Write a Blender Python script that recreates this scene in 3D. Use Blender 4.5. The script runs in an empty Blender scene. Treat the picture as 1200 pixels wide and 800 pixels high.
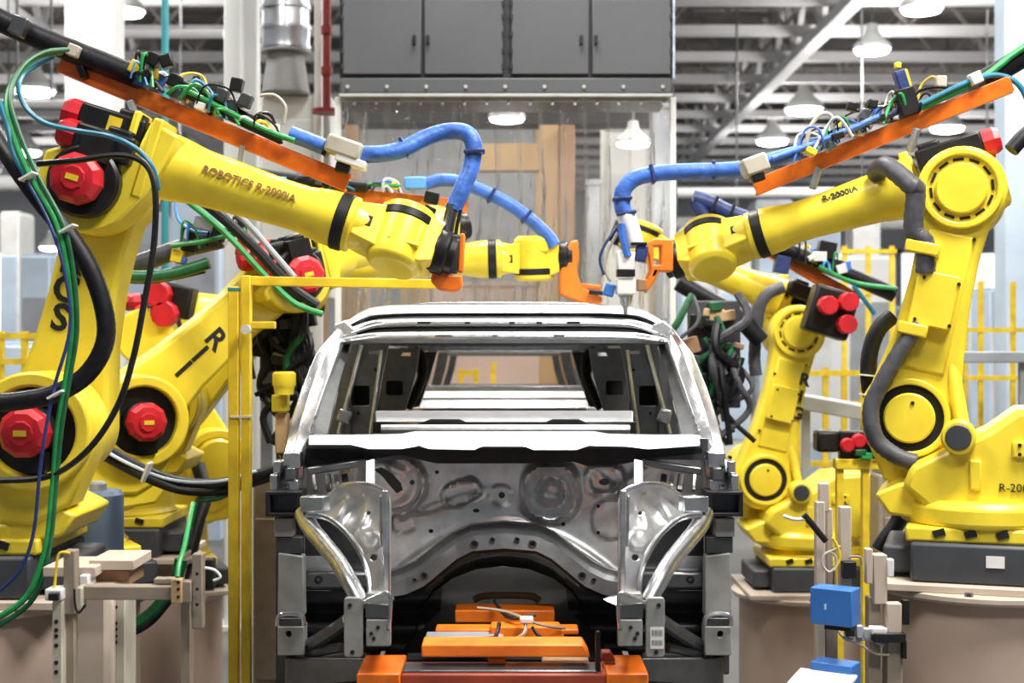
import bpy, bmesh, math, random
from mathutils import Vector, Matrix
from mathutils import geometry as mg

# ------------------------------------------------------------------ camera, world, lights, exposure
scene = bpy.context.scene
COL = scene.collection
FPX, CAMZ = 1650.0, 2.7            # focal length in pixels of a 1200 wide frame, eye height above the floor

cam_d = bpy.data.cameras.new('camera'); cam = bpy.data.objects.new('camera', cam_d); COL.objects.link(cam)
cam_d.sensor_width = 36.0; cam_d.lens = FPX * 36.0 / 1200.0
cam.location = (0, 0, CAMZ); cam.rotation_euler = (math.pi / 2, 0, 0)
cam_d.clip_end = 300
cam_d.dof.use_dof = True; cam_d.dof.focus_distance = 5.9; cam_d.dof.aperture_fstop = 2.4
scene.camera = cam

world = bpy.data.worlds.new('hall_light'); scene.world = world; world.use_nodes = True
bgn = world.node_tree.nodes['Background']
bgn.inputs[0].default_value = (0.86, 0.93, 1.0, 1); bgn.inputs[1].default_value = 0.21

scene.view_settings.view_transform = 'Standard'
scene.view_settings.look = 'None'
scene.view_settings.gamma = 1.0
scene.view_settings.use_curve_mapping = False
scene.view_settings.exposure = 0.30

HIGHBAY = 230      # each far high bay lamp
ADDED_LAMPS = [(-3.6, 4.2, 8.2, 250), (3.0, 4.2, 8.2, 760), (0.0, 9.6, 8.6, 480), (-5.2, 13.0, 8.6, 420), (5.2, 13.0, 8.6, 520),
         (0.0, 19.0, 9.2, 520), (-9.0, 22.0, 9.2, 600), (9.0, 22.0, 9.2, 800), (2.0, 0.5, 8.2, 330)]
LAMPWHERE = ['above the nearest left robot', 'above the nearest right robot', 'above the rear of the car body', 'left of the grey cabinet', 'right of the grey cabinet', 'behind the grey cabinet', 'high in the left far hall', 'high in the right far hall', 'above the camera position']

random.seed(7)
PI = math.pi

def P(px, py, Y):
    """point of the place at distance Y that the photograph shows at px, py"""
    return Vector(((px - 600.0) * Y / FPX, Y, CAMZ - (py - 400.0) * Y / FPX))

# ------------------------------------------------------------------ materials
MATS = {}
def mat(name, col, rough=0.5, metal=0.0, var=0.08, scale=6.0, bump=0.0, bscale=60.0, emit=None, spec=0.5, coat=0.0, col2=None, stretch=None):
    if name in MATS: return MATS[name]
    m = bpy.data.materials.new(name); m.use_nodes = True
    nt = m.node_tree; b = nt.nodes['Principled BSDF']
    b.inputs['Roughness'].default_value = rough; b.inputs['Metallic'].default_value = metal
    b.inputs['Specular IOR Level'].default_value = spec; b.inputs['Coat Weight'].default_value = coat
    tc = nt.nodes.new('ShaderNodeTexCoord')
    src = tc.outputs['Object']
    if stretch:
        mp = nt.nodes.new('ShaderNodeMapping'); mp.inputs['Scale'].default_value = stretch
        nt.links.new(src, mp.inputs['Vector']); src = mp.outputs['Vector']
    nz = nt.nodes.new('ShaderNodeTexNoise'); nz.inputs['Scale'].default_value = scale; nz.inputs['Detail'].default_value = 4
    nt.links.new(src, nz.inputs['Vector'])
    rp = nt.nodes.new('ShaderNodeValToRGB')
    c = list(col) + [1]
    lo = [max(0, x * (1 - var)) for x in col] + [1] if col2 is None else list(col2) + [1]
    hi = [min(1, x * (1 + var)) for x in col] + [1]
    rp.color_ramp.elements[0].color = lo; rp.color_ramp.elements[0].position = 0.34
    rp.color_ramp.elements[1].color = hi; rp.color_ramp.elements[1].position = 0.62
    nt.links.new(nz.outputs['Fac'], rp.inputs['Fac']); nt.links.new(rp.outputs['Color'], b.inputs['Base Color'])
    if bump > 0:
        n2 = nt.nodes.new('ShaderNodeTexNoise'); n2.inputs['Scale'].default_value = bscale; n2.inputs['Detail'].default_value = 3
        nt.links.new(src, n2.inputs['Vector'])
        bp = nt.nodes.new('ShaderNodeBump'); bp.inputs['Strength'].default_value = bump; bp.inputs['Distance'].default_value = 0.01
        nt.links.new(n2.outputs['Fac'], bp.inputs['Height']); nt.links.new(bp.outputs['Normal'], b.inputs['Normal'])
    if emit:
        b.inputs['Emission Color'].default_value = (emit[0], emit[1], emit[2], 1); b.inputs['Emission Strength'].default_value = emit[3]
    MATS[name] = m
    return m

YEL   = mat('yellow_paint', (0.87, 0.685, 0.045), 0.36, var=0.04, scale=5, bump=0.04, bscale=90, coat=0.12, col2=(0.78, 0.595, 0.035))
YEL2  = mat('guard_yellow', (0.82, 0.60, 0.03), 0.42, var=0.08, scale=8, col2=(0.66, 0.45, 0.02))
BLK   = mat('black_rubber', (0.011, 0.011, 0.012), 0.42, var=0.3, scale=12, spec=0.3)
HOSE  = mat('dark_hose', (0.011, 0.011, 0.014), 0.42, var=0.3, scale=25, spec=0.28, bump=0.15, bscale=140)
GHOSE = mat('grey_conduit', (0.075, 0.075, 0.085), 0.42, spec=0.35, var=0.25, scale=20, bump=0.2, bscale=160)
MOTB  = mat('motor_black', (0.012, 0.0115, 0.012), 0.38, var=0.3, scale=10, spec=0.3)
RED   = mat('motor_red', (0.55, 0.012, 0.022), 0.40, var=0.15, scale=9)
RAILO = mat('orange_rail', (0.78, 0.17, 0.010), 0.36, var=0.12, scale=9, col2=(0.62, 0.115, 0.008))
ORNG  = mat('orange_bracket', (0.80, 0.19, 0.012), 0.42, var=0.12, scale=9)
BLUE  = mat('blue_hose_jacket', (0.045, 0.145, 0.53), 0.45, var=0.25, scale=14, bump=0.35, bscale=45)
NAVY  = mat('navy_hose_jacket', (0.018, 0.035, 0.14), 0.45, var=0.25, scale=14, bump=0.3, bscale=45)
LBLUE = mat('light_blue_plastic', (0.12, 0.38, 0.85), 0.4, var=0.1)
GREEN = mat('green_cable', (0.02, 0.27, 0.07), 0.4, var=0.2, scale=20)
DGREEN= mat('dark_green_hose', (0.01, 0.10, 0.035), 0.4, var=0.2, scale=20)
TEALC = mat('teal_cable', (0.02, 0.17, 0.26), 0.4, var=0.2, scale=20)
WHITEP= mat('white_plastic', (0.72, 0.72, 0.70), 0.5, var=0.06)
BEIGEB= mat('beige_clamp', (0.46, 0.42, 0.34), 0.5, var=0.1)
STEEL = mat('galvanised_steel', (0.66, 0.665, 0.675), 0.34, metal=0.78, var=0.13, scale=16, bump=0.10, bscale=30)
STEELB= mat('bright_steel', (0.52, 0.53, 0.55), 0.27, metal=0.93, var=0.16, scale=18, bump=0.12, bscale=30)
STEEL_LIT= mat('lit_steel', (0.88, 0.89, 0.92), 0.33, metal=0.7, var=0.05, scale=14)  # paler copy of the shell steel, ceiling light put into the colour
STEELM= mat('mid_steel', (0.19, 0.194, 0.20), 0.33, metal=0.88, var=0.12, scale=14, bump=0.08, bscale=30)
STEELD= mat('dark_steel', (0.085, 0.088, 0.092), 0.42, metal=0.7, var=0.15, scale=12, bump=0.1, bscale=30)  # dark shell steel, carries shade of recesses and wheel wells; also small fittings
PRIMER= mat('grey_primer', (0.30, 0.30, 0.285), 0.5, metal=0.35, var=0.12, scale=12)
HOLE  = mat('void_black', (0.006, 0.006, 0.007), 0.8, var=0.1)  # black that stands in for shade inside openings; also dark bolts
RISER = mat('dark_grey_riser', (0.042, 0.046, 0.054), 0.5, var=0.2, scale=5)
BEIGE = mat('beige_pedestal', (0.43, 0.325, 0.265), 0.55, var=0.07, scale=3)
BEIGEL= mat('pale_beige_steel', (0.50, 0.415, 0.34), 0.5, var=0.08, scale=5)
TAUPE = mat('taupe_fixture', (0.27, 0.22, 0.17), 0.5, var=0.12, scale=9)
BOXBL = mat('blue_box_paint', (0.035, 0.16, 0.50), 0.42, var=0.08)
CABG  = mat('cabinet_grey', (0.073, 0.075, 0.083), 0.5, var=0.05, scale=2, spec=0.35)
CABD  = mat('cabinet_dark', (0.025, 0.026, 0.029), 0.5, var=0.1, scale=2, spec=0.3)
CABL  = mat('channel_pale', (0.38, 0.385, 0.37), 0.5, var=0.1)
PALEC = mat('pale_column_paint', (0.73, 0.74, 0.73), 0.55, var=0.04, scale=2)
TEALP = mat('teal_pipe_paint', (0.03, 0.26, 0.30), 0.45, var=0.1)
REDP  = mat('dark_red_pipe', (0.23, 0.022, 0.018), 0.45, var=0.15)
DUCT  = mat('duct_metal', (0.68, 0.70, 0.74), 0.30, metal=0.85, var=0.1, scale=5)
DUCTG = mat('duct_grey', (0.22, 0.22, 0.225), 0.55, var=0.1)
JOIST = mat('joist_paint', (0.66, 0.65, 0.66), 0.6, var=0.06, scale=1)
DECK  = mat('roof_deck', (0.16, 0.145, 0.135), 0.8, var=0.25, scale=0.8)
WEBM  = mat('joist_web', (0.30, 0.28, 0.26), 0.7, var=0.2)
CONC  = mat('concrete_floor', (0.13, 0.127, 0.122), 0.6, var=0.15, scale=0.6, bump=0.05, bscale=4)
WALLM = mat('far_wall_panel', (0.58, 0.60, 0.64), 0.7, var=0.06, scale=0.3)
TANP  = mat('tan_panel', (0.50, 0.33, 0.17), 0.55, var=0.1, scale=1.5)
BROWN = mat('brown_column', (0.30, 0.17, 0.09), 0.55, var=0.1, scale=2)
PINKP = mat('pinkish_panel', (0.56, 0.42, 0.36), 0.6, var=0.06, scale=1)
GREYM = mat('machine_grey', (0.32, 0.34, 0.37), 0.5, var=0.12, scale=3)
PALEB = mat('pale_blue_paint', (0.50, 0.60, 0.72), 0.5, var=0.08, scale=2)
SLATE = mat('slate_blue_paint', (0.13, 0.19, 0.30), 0.45, var=0.1, scale=4)
DKSKID= mat('skid_dark', (0.010, 0.010, 0.011), 0.6, var=0.3, spec=0.2)  # near black, puts the shade under the body into the colour
SKIDO = mat('skid_orange', (0.86, 0.20, 0.012), 0.45, var=0.12, scale=8, col2=(0.72, 0.14, 0.01))
SKIDR = mat('skid_red', (0.30, 0.045, 0.018), 0.5, var=0.2, scale=6)
LETTER= mat('black_lettering', (0.012, 0.012, 0.010), 0.5, var=0.05)
BRLET = mat('brown_lettering', (0.22, 0.11, 0.01), 0.5, var=0.05)
LAMPM = mat('lamp_lens', (0.9, 0.9, 0.9), 0.5, var=0.0, emit=(1.0, 0.98, 0.92, 9.0))
WINM  = mat('daylight_pane', (0.8, 0.85, 0.9), 0.3, var=0.0, emit=(0.85, 0.93, 1.0, 1.5))
BARS  = mat('barcode_print', (0.05, 0.05, 0.05), 0.6, var=0.0)

def curtain_mat():
    m = bpy.data.materials.new('clear_pvc'); m.use_nodes = True
    nt = m.node_tree; nt.nodes.clear()
    out = nt.nodes.new('ShaderNodeOutputMaterial')
    tr = nt.nodes.new('ShaderNodeBsdfTransparent'); tr.inputs[0].default_value = (0.93, 0.92, 0.90, 1)
    gl = nt.nodes.new('ShaderNodeBsdfGlossy'); gl.inputs['Roughness'].default_value = 0.10; gl.inputs['Color'].default_value = (0.9, 0.9, 0.9, 1)
    df = nt.nodes.new('ShaderNodeBsdfTranslucent'); df.inputs[0].default_value = (0.75, 0.72, 0.68, 1)
    fr = nt.nodes.new('ShaderNodeFresnel'); fr.inputs['IOR'].default_value = 1.5
    tc = nt.nodes.new('ShaderNodeTexCoord')
    mp = nt.nodes.new('ShaderNodeMapping'); mp.inputs['Scale'].default_value = (9, 9, 2.2)
    nz = nt.nodes.new('ShaderNodeTexNoise'); nz.inputs['Scale'].default_value = 2.0; nz.inputs['Detail'].default_value = 3
    nt.links.new(tc.outputs['Object'], mp.inputs[0]); nt.links.new(mp.outputs[0], nz.inputs['Vector'])
    bp = nt.nodes.new('ShaderNodeBump'); bp.inputs['Strength'].default_value = 0.6; bp.inputs['Distance'].default_value = 0.05
    nt.links.new(nz.outputs['Fac'], bp.inputs['Height'])
    nt.links.new(bp.outputs[0], gl.inputs['Normal']); nt.links.new(bp.outputs[0], fr.inputs['Normal'])
    m1 = nt.nodes.new('ShaderNodeMixShader'); m1.inputs[0].default_value = 0.16
    nt.links.new(tr.outputs[0], m1.inputs[1]); nt.links.new(df.outputs[0], m1.inputs[2])
    m2 = nt.nodes.new('ShaderNodeMixShader')
    nt.links.new(fr.outputs[0], m2.inputs[0]); nt.links.new(m1.outputs[0], m2.inputs[1]); nt.links.new(gl.outputs[0], m2.inputs[2])
    nt.links.new(m2.outputs[0], out.inputs[0])
    return m
PVC = curtain_mat()

# ------------------------------------------------------------------ mesh helpers
def frame_from(d, up=Vector((0, 0, 1))):
    d = d.normalized()
    if abs(d.dot(up)) > 0.98: up = Vector((0, 1, 0))
    u = up.cross(d).normalized(); v = d.cross(u).normalized()
    return u, v

def catmull(pts, k=6):
    pts = [Vector(p) for p in pts]
    if len(pts) < 3: return pts
    out = []
    n = len(pts)
    for i in range(n - 1):
        p0 = pts[max(i - 1, 0)]; p1 = pts[i]; p2 = pts[i + 1]; p3 = pts[min(i + 2, n - 1)]
        for j in range(k):
            t = j / k
            out.append(0.5 * ((2 * p1) + (p2 - p0) * t + (2 * p0 - 5 * p1 + 4 * p2 - p3) * t * t + (3 * p1 - p0 - 3 * p2 + p3) * t ** 3))
    out.append(pts[-1])
    return out

class MB:
    def __init__(self): self.v = []; self.f = []; self.M = None
    def _add(self, vs, fs):
        o = len(self.v)
        if self.M is not None: vs = [self.M @ Vector(p) for p in vs]
        self.v += [tuple(p) for p in vs]; self.f += [tuple(i + o for i in f) for f in fs]
        return self
    def box(self, c, s, R=None):
        c = Vector(c); h = [x / 2 for x in s]
        vs = []
        for z in (-1, 1):
            for y in (-1, 1):
                for x in (-1, 1):
                    p = Vector((x * h[0], y * h[1], z * h[2]))
                    if R is not None: p = R @ p
                    vs.append(c + p)
        return self._add(vs, [(0, 2, 3, 1), (4, 5, 7, 6), (0, 1, 5, 4), (2, 6, 7, 3), (0, 4, 6, 2), (1, 3, 7, 5)])
    def mm(self, a, b):
        a = Vector(a); b = Vector(b)
        lo = [min(a[i], b[i]) for i in range(3)]; hi = [max(a[i], b[i]) for i in range(3)]
        return self.box([(lo[i] + hi[i]) / 2 for i in range(3)], [max(hi[i] - lo[i], 1e-4) for i in range(3)])
    def bar(self, a, b, w, h, up=Vector((0, 0, 1))):
        """rectangular bar between two points: w across, h along up"""
        a = Vector(a); b = Vector(b); d = b - a
        u, v = frame_from(d, up)
        vs = []
        for p in (a, b):
            for (i, j) in ((-1, -1), (1, -1), (1, 1), (-1, 1)): vs.append(p + u * (i * w / 2) + v * (j * h / 2))
        return self._add(vs, [(0, 3, 2, 1), (4, 5, 6, 7), (0, 1, 5, 4), (1, 2, 6, 5), (2, 3, 7, 6), (3, 0, 4, 7)])
    def lathe(self, a, b, prof, n=24):
        """profile [(t metres from a toward b, radius)]"""
        a = Vector(a); d = (Vector(b) - a).normalized(); u, v = frame_from(d)
        vs = []; fs = []
        for (t, r) in prof:
            for k in range(n):
                q = 2 * PI * k / n
                vs.append(a + d * t + (u * math.cos(q) + v * math.sin(q)) * max(r, 1e-4))
        m = len(prof)
        for i in range(m - 1):
            for k in range(n):
                k2 = (k + 1) % n
                fs.append((i * n + k, i * n + k2, (i + 1) * n + k2, (i + 1) * n + k))
        fs.append(tuple(reversed(range(n)))); fs.append(tuple((m - 1) * n + k for k in range(n)))
        return self._add(vs, fs)
    def cyl(self, a, b, r, r2=None, n=20, bev=0.0):
        L = (Vector(b) - Vector(a)).length
        r2 = r if r2 is None else r2
        if bev > 0: prof = [(0, r - bev), (bev, r), (L - bev, r2), (L, r2 - bev)]
        else: prof = [(0, r), (L, r2)]
        return self.lathe(a, b, prof, n)
    def ring(self, a, b, r0, r1, n=28):
        a = Vector(a); b = Vector(b); d = (b - a).normalized(); u, v = frame_from(d)
        vs = []; fs = []
        for (p, r) in ((a, r0), (a, r1), (b, r1), (b, r0)):
            for k in range(n):
                q = 2 * PI * k / n
                vs.append(p + (u * math.cos(q) + v * math.sin(q)) * r)
        for i in range(4):
            for k in range(n):
                k2 = (k + 1) % n; j = (i + 1) % 4
                fs.append((i * n + k, i * n + k2, j * n + k2, j * n + k))
        return self._add(vs, fs)
    def tube(self, pts, r, n=10, k=6, corr=0.0):
        path = catmull(pts, k) if k > 1 else [Vector(p) for p in pts]
        vs = []; fs = []
        m = len(path); u = None
        for i, p in enumerate(path):
            d = (path[min(i + 1, m - 1)] - path[max(i - 1, 0)])
            if d.length < 1e-9: d = Vector((0, 0, 1))
            d.normalize()
            if u is None: u, _ = frame_from(d)
            u = (u - d * u.dot(d)).normalized(); w = d.cross(u)
            rr = (r(i / (m - 1)) if callable(r) else r) * (1 + (corr if i % 2 else 0))
            for q in range(n):
                a = 2 * PI * q / n
                vs.append(p + (u * math.cos(a) + w * math.sin(a)) * rr)
        for i in range(m - 1):
            for q in range(n):
                q2 = (q + 1) % n
                fs.append((i * n + q, i * n + q2, (i + 1) * n + q2, (i + 1) * n + q))
        fs.append(tuple(reversed(range(n)))); fs.append(tuple((m - 1) * n + q for q in range(n)))
        return self._add(vs, fs)
    def plate(self, outer, holes=(), M=None, thick=0.02):
        """polygon with holes in the XY of frame M, extruded along +Z of M"""
        loops = [[Vector((x, y, 0)) for (x, y) in outer]] + [[Vector((x, y, 0)) for (x, y) in h] for h in holes]
        tris = mg.tessellate_polygon(loops)
        flat = [p for l in loops for p in l]; n = len(flat)
        vs = [p.copy() for p in flat] + [p + Vector((0, 0, thick)) for p in flat]
        if M is not None: vs = [M @ p for p in vs]
        fs = []
        if holes:
            for t in tris:
                a, b, c = [flat[i] for i in t]
                if (b - a).cross(c - a).z < 0: t = (t[0], t[2], t[1])
                fs.append((t[2], t[1], t[0])); fs.append(tuple(i + n for i in t))
        else:
            fs.append(tuple(reversed(range(n)))); fs.append(tuple(i + n for i in range(n)))
        o = 0
        for l in loops:
            m = len(l)
            for i in range(m): fs.append((o + i, o + (i + 1) % m, o + (i + 1) % m + n, o + i + n))
            o += m
        return self._add(vs, fs)
    def grid(self, rows):
        """rows of points -> quads"""
        m = len(rows); n = len(rows[0]); vs = [p for r in rows for p in r]; fs = []
        for i in range(m - 1):
            for j in range(n - 1): fs.append((i * n + j, i * n + j + 1, (i + 1) * n + j + 1, (i + 1) * n + j))
        return self._add(vs, fs)
    def loft(self, stations, closed=True):
        n = len(stations[0]); vs = [p for s in stations for p in s]; fs = []
        for i in range(len(stations) - 1):
            for k in range(n if closed else n - 1):
                k2 = (k + 1) % n
                fs.append((i * n + k, i * n + k2, (i + 1) * n + k2, (i + 1) * n + k))
        if closed:
            fs.append(tuple(reversed(range(n)))); e = (len(stations) - 1) * n; fs.append(tuple(e + k for k in range(n)))
        return self._add(vs, fs)
    def sheet(self, outer, fn, step=0.02, holes=(), M=None):
        """triangulated sheet inside a 2-D outline; fn(x, y) -> world point"""
        pts = []; edges = []
        def loop(l):
            o = len(pts); ll = []
            for i in range(len(l)):
                a = Vector(l[i]); b = Vector(l[(i + 1) % len(l)]); k = max(1, int((b - a).length / step))
                for j in range(k): ll.append(a.lerp(b, j / k))
            for i in range(len(ll)): edges.append((o + i, o + (i + 1) % len(ll)))
            pts.extend(ll); return ll
        polys = [loop(outer)] + [loop(h) for h in holes]
        def inside(p, l):
            c = False; j = len(l) - 1
            for i in range(len(l)):
                if (l[i].y > p.y) != (l[j].y > p.y) and p.x < (l[j].x - l[i].x) * (p.y - l[i].y) / (l[j].y - l[i].y) + l[i].x: c = not c
                j = i
            return c
        xs = [p.x for p in polys[0]]; ys = [p.y for p in polys[0]]
        y = min(ys) + step / 2; q = 0
        while y < max(ys):
            x = min(xs) + (step / 2 if q % 2 else step)
            while x < max(xs):
                p = Vector((x, y))
                if inside(p, polys[0]) and not any(inside(p, h) for h in polys[1:]): pts.append(p)
                x += step
            y += step; q += 1
        r = mg.delaunay_2d_cdt(pts, edges, [], 0, 1e-6)
        vv, ff = r[0], r[2]
        keep = []
        for f in ff:
            c = sum((vv[i] for i in f), Vector((0, 0))) / len(f)
            if inside(c, polys[0]) and not any(inside(c, h) for h in polys[1:]): keep.append(tuple(f))
        return self._add([fn(p.x, p.y) for p in vv], keep)
    def mesh(self, name, m, smooth=35, clean=True):
        me = bpy.data.meshes.new(name); me.from_pydata(self.v, [], self.f)
        if clean:
            bm = bmesh.new(); bm.from_mesh(me); bmesh.ops.recalc_face_normals(bm, faces=bm.faces); bm.to_mesh(me); bm.free()
        me.materials.append(m)
        if smooth:
            me.polygons.foreach_set('use_smooth', [True] * len(me.polygons)); me.set_sharp_from_angle(angle=math.radians(smooth))
        me.update()
        return me
    def build(self, name, m, parent=None, bevel=0.0, smooth=35, label=None, solid=0.0, M=None, clean=True):
        """M: matrix of the frame the vertices are in, relative to the parent"""
        o = bpy.data.objects.new(name, self.mesh(name, m, smooth, clean)); COL.objects.link(o)
        if parent is not None: o.parent = parent
        if M is not None: o.matrix_local = M
        if solid:
            md = o.modifiers.new('solid', 'SOLIDIFY'); md.thickness = solid; md.offset = 0
        if bevel > 0:
            md = o.modifiers.new('bevel', 'BEVEL'); md.width = bevel; md.segments = 2; md.limit_method = 'ANGLE'; md.angle_limit = math.radians(40)
        if label: o['label'] = label
        return o

def tag(o, label, cat, group=None, kind=None):
    o['label'] = label; o['category'] = cat
    if group: o['group'] = group
    if kind: o['kind'] = kind
    return o
def struct(o, label=None):
    o['kind'] = 'structure'
    if label: o['label'] = label
    return o
def thing(name, label, cat, loc=(0, 0, 0), rz=0.0, group=None):
    o = bpy.data.objects.new(name, None); COL.objects.link(o); o.empty_display_size = 0.1
    o.matrix_basis = Matrix.Translation(loc) @ Matrix.Rotation(rz, 4, 'Z')
    return tag(o, label, cat, group)
def inv(o): return o.matrix_basis.inverted()
def copy_tree(o, parent=None):
    c = o.copy(); COL.objects.link(c)
    if parent is not None: c.parent = parent
    for ch in list(o.children): copy_tree(ch, c)
    return c
def text_part(body, size, name, m, parent, M, depth=0.002, bold=0.0):
    cu = bpy.data.curves.new(name, 'FONT'); cu.body = body; cu.size = size; cu.extrude = depth; cu.offset = bold
    cu.align_x = 'CENTER'; cu.align_y = 'CENTER'; cu.resolution_u = 3
    t = bpy.data.objects.new(name, cu); COL.objects.link(t)
    dg = bpy.context.evaluated_depsgraph_get(); dg.update()
    me = bpy.data.meshes.new_from_object(t.evaluated_get(dg))
    bpy.data.objects.remove(t); me.materials.clear(); me.materials.append(m)
    o = bpy.data.objects.new(name, me); COL.objects.link(o); o.parent = parent; o.matrix_local = M
    return o
def arc(cx, cy, r, a0, a1, n=14):
    return [(cx + r * math.cos(math.radians(a0 + (a1 - a0) * i / n)), cy + r * math.sin(math.radians(a0 + (a1 - a0) * i / n))) for i in range(n + 1)]
def ellipse(cx, cy, rx, ry, n=18, rot=0.0):
    c, s = math.cos(rot), math.sin(rot)
    return [(cx + rx * math.cos(2 * PI * i / n) * c - ry * math.sin(2 * PI * i / n) * s, cy + rx * math.cos(2 * PI * i / n) * s + ry * math.sin(2 * PI * i / n) * c) for i in range(n)]
def rrect(x0, y0, x1, y1, r, n=4):
    return (arc(x1 - r, y1 - r, r, 0, 90, n) + arc(x0 + r, y1 - r, r, 90, 180, n) + arc(x0 + r, y0 + r, r, 180, 270, n) + arc(x1 - r, y0 + r, r, 270, 360, n))
XZ = Matrix(((1, 0, 0, 0), (0, 0, -1, 0), (0, 1, 0, 0), (0, 0, 0, 1)))     # plate XY -> world XZ, extruded toward -Y
def XZat(y): return Matrix.Translation((0, y, 0)) @ XZ

# ------------------------------------------------------------------ the hall
b = MB(); b.mm((-40, -12, -0.2), (40, 75, 0)); struct(b.build('floor', CONC))
ce = MB(); ce.mm((-40, -12, 11.0), (40, 75, 11.2)); ce = struct(ce.build('ceiling', DECK))
for k in range(15):
    Y = 25.8 + 2.6 * k - 5.2
    b = MB(); b.mm((-38, Y - 0.10, 8.86), (38, Y + 0.10, 9.06)); b.build('joist_chord', JOIST, ce)
    b = MB(); b.mm((-38, Y - 0.08, 10.6), (38, Y + 0.08, 10.75)); b.build('joist_top', WEBM, ce)
    b = MB()
    for i in range(30):
        x = -37 + i * 2.5
        b.bar((x, Y, 9.05), (x + 1.25, Y, 10.62), 0.07, 0.07); b.bar((x + 1.25, Y, 10.62), (x + 2.5, Y, 9.05), 0.07, 0.07)
    o = b.build('joist_web', WEBM, ce, smooth=0); o['kind'] = 'stuff'
for k, X in enumerate((-9.2, 6.05, 17.0)):
    b = MB(); b.mm((X - 0.14, 15, 8.62), (X + 0.14, 70, 8.84)); b.build('girder_chord', JOIST, ce)
    b = MB()
    for i in range(22):
        y = 15 + i * 2.5
        b.bar((X, y, 8.8), (X, y + 1.25, 10.4), 0.12, 0.12); b.bar((X, y + 1.25, 10.4), (X, y + 2.5, 8.8), 0.12, 0.12)
    o = b.build('girder_web', JOIST, ce, smooth=0); o['kind'] = 'stuff'
wl = MB(); wl.mm((-40, 66, 0), (40, 66.3, 11)); wl = struct(wl.build('wall_back', WALLM))
for k, (x0, x1, z0, z1) in enumerate(((-34, -27, 3, 7), (-25, -18, 3, 7), (-16, -9, 3.2, 7), (10, 16, 2.8, 7), (18, 25, 2.8, 7), (27, 34, 2.8, 7))):
    wn = MB()
    for (a, c) in (((x0, z0), (x1, z0 + 0.2)), ((x0, z1 - 0.2), (x1, z1)), ((x0, z0), (x0 + 0.2, z1)), ((x1 - 0.2, z0), (x1, z1)), (((x0 + x1) / 2 - 0.08, z0), ((x0 + x1) / 2 + 0.08, z1))):
        wn.mm((a[0], 65.7, a[1]), (c[0], 66.02, c[1]))
    wn = struct(wn.build('window_%d' % (k + 1), JOIST))
    for i in range(2):
        b = MB(); xa = x0 + 0.2 + i * (x1 - x0) / 2; b.mm((xa, 65.85, z0 + 0.2), (xa + (x1 - x0) / 2 - 0.3, 65.95, z1 - 0.2)); b.build('pane', WINM, wn)

# unseen lamp banks with housings, added above the frame to light the cell
for k, (x, y, z, e) in enumerate(ADDED_LAMPS):
    t = thing('added_lamp_bank', 'wide unseen lamp bank, added for light, hanging ' + LAMPWHERE[k], 'lamp', (x, y, z), 0, 'added lamp banks over the cell')
    b = MB(); b.box((0, 0, 0.16), (3.1, 2.1, 0.10)); b.build('housing', PALEC, t, bevel=0.02)
    for sx in (-1, 1):
        b = MB(); b.cyl((sx * 1.3, 0, 0.2), (sx * 1.3, 0, 11.0 - z), 0.012, n=6); b.build('hanger', STEELM, t)
    ld = bpy.data.lights.new('lamp_light', 'AREA'); ld.shape = 'RECTANGLE'; ld.size = 2.4; ld.size_y = 1.4; ld.energy = e; ld.color = (1.0, 0.97, 0.92)
    lo = bpy.data.objects.new('lamp_light', ld); COL.objects.link(lo); lo.parent = t; lo.location = (0, 0, 0.08)

# small high bay lamps far under the roof
b = MB(); b.lathe((0, 0, 0), (0, 0, 1), [(0.0, 0.36), (0.08, 0.36), (0.25, 0.18), (0.36, 0.12), (0.5, 0.10)], 20); HBH = b.mesh('housing', PALEC)
b = MB(); b.lathe((0, 0, -0.09), (0, 0, 1), [(0, 0.18), (0.03, 0.31), (0.09, 0.335)], 20); HBL = b.mesh('lens', LAMPM)
for (px, py, Y, lab) in ((1080, 10, 24.0, 'topmost high bay lamp at the upper right'), (1022, 58, 27.5, 'second high bay lamp below the topmost at the upper right'), (942, 128, 34.5, 'high bay lamp just above the right orange hose rail'),
        (40, 106, 31.0, 'high bay lamp beside the broad cream column at the upper left'), (145, 13, 24.0, 'topmost high bay lamp left of the teal pipe'), (594, 139, 13.6, 'bright high bay lamp shining through the clear curtain'),
        (905, 165, 40, 'faint high bay lamp above the right blue hose'), (1110, 150, 38, 'faint high bay lamp behind the right motor'), (30, 178, 42, 'faint high bay lamp left of the nearest left elbow'), (60, 290, 55, 'lowest faint high bay lamp behind the left arm'),
        (1168, 190, 44, 'faint high bay lamp behind the right robot elbow'), (742, 168, 14.2, 'high bay lamp glowing behind the right part of the curtain'), (8, 215, 50, 'faint high bay lamp at the left edge'), (700, 40, 26, 'high bay lamp hidden behind the grey cabinet')):
    if py == 40: continue
    q = P(px, py, Y)
    hb = thing('high_bay_lamp', lab, 'lamp', q, 0, 'high bay lamps in the far hall')
    for (n, me) in (('housing', HBH), ('lens', HBL)):
        o = bpy.data.objects.new(n, me); COL.objects.link(o); o.parent = hb
        if Y > 30: o.scale = (1.3, 1.3, 1.3)
        if Y < 15: o.scale = (0.5, 0.5, 0.45)
    b = MB(); b.cyl((0, 0, 0.4 if Y > 15 else 0.2), (0, 0, 10.98 - q.z), 0.02, n=6); b.build('hanger', STEELM, hb)
    ld = bpy.data.lights.new('lamp_light', 'POINT'); ld.energy = HIGHBAY if px not in (742, 594) else 10; ld.shadow_soft_size = 0.3; ld.color = (1.0, 0.98, 0.95)
    lo = bpy.data.objects.new('lamp_light', ld); COL.objects.link(lo); lo.parent = hb; lo.location = (0, 0, -0.45)

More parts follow.
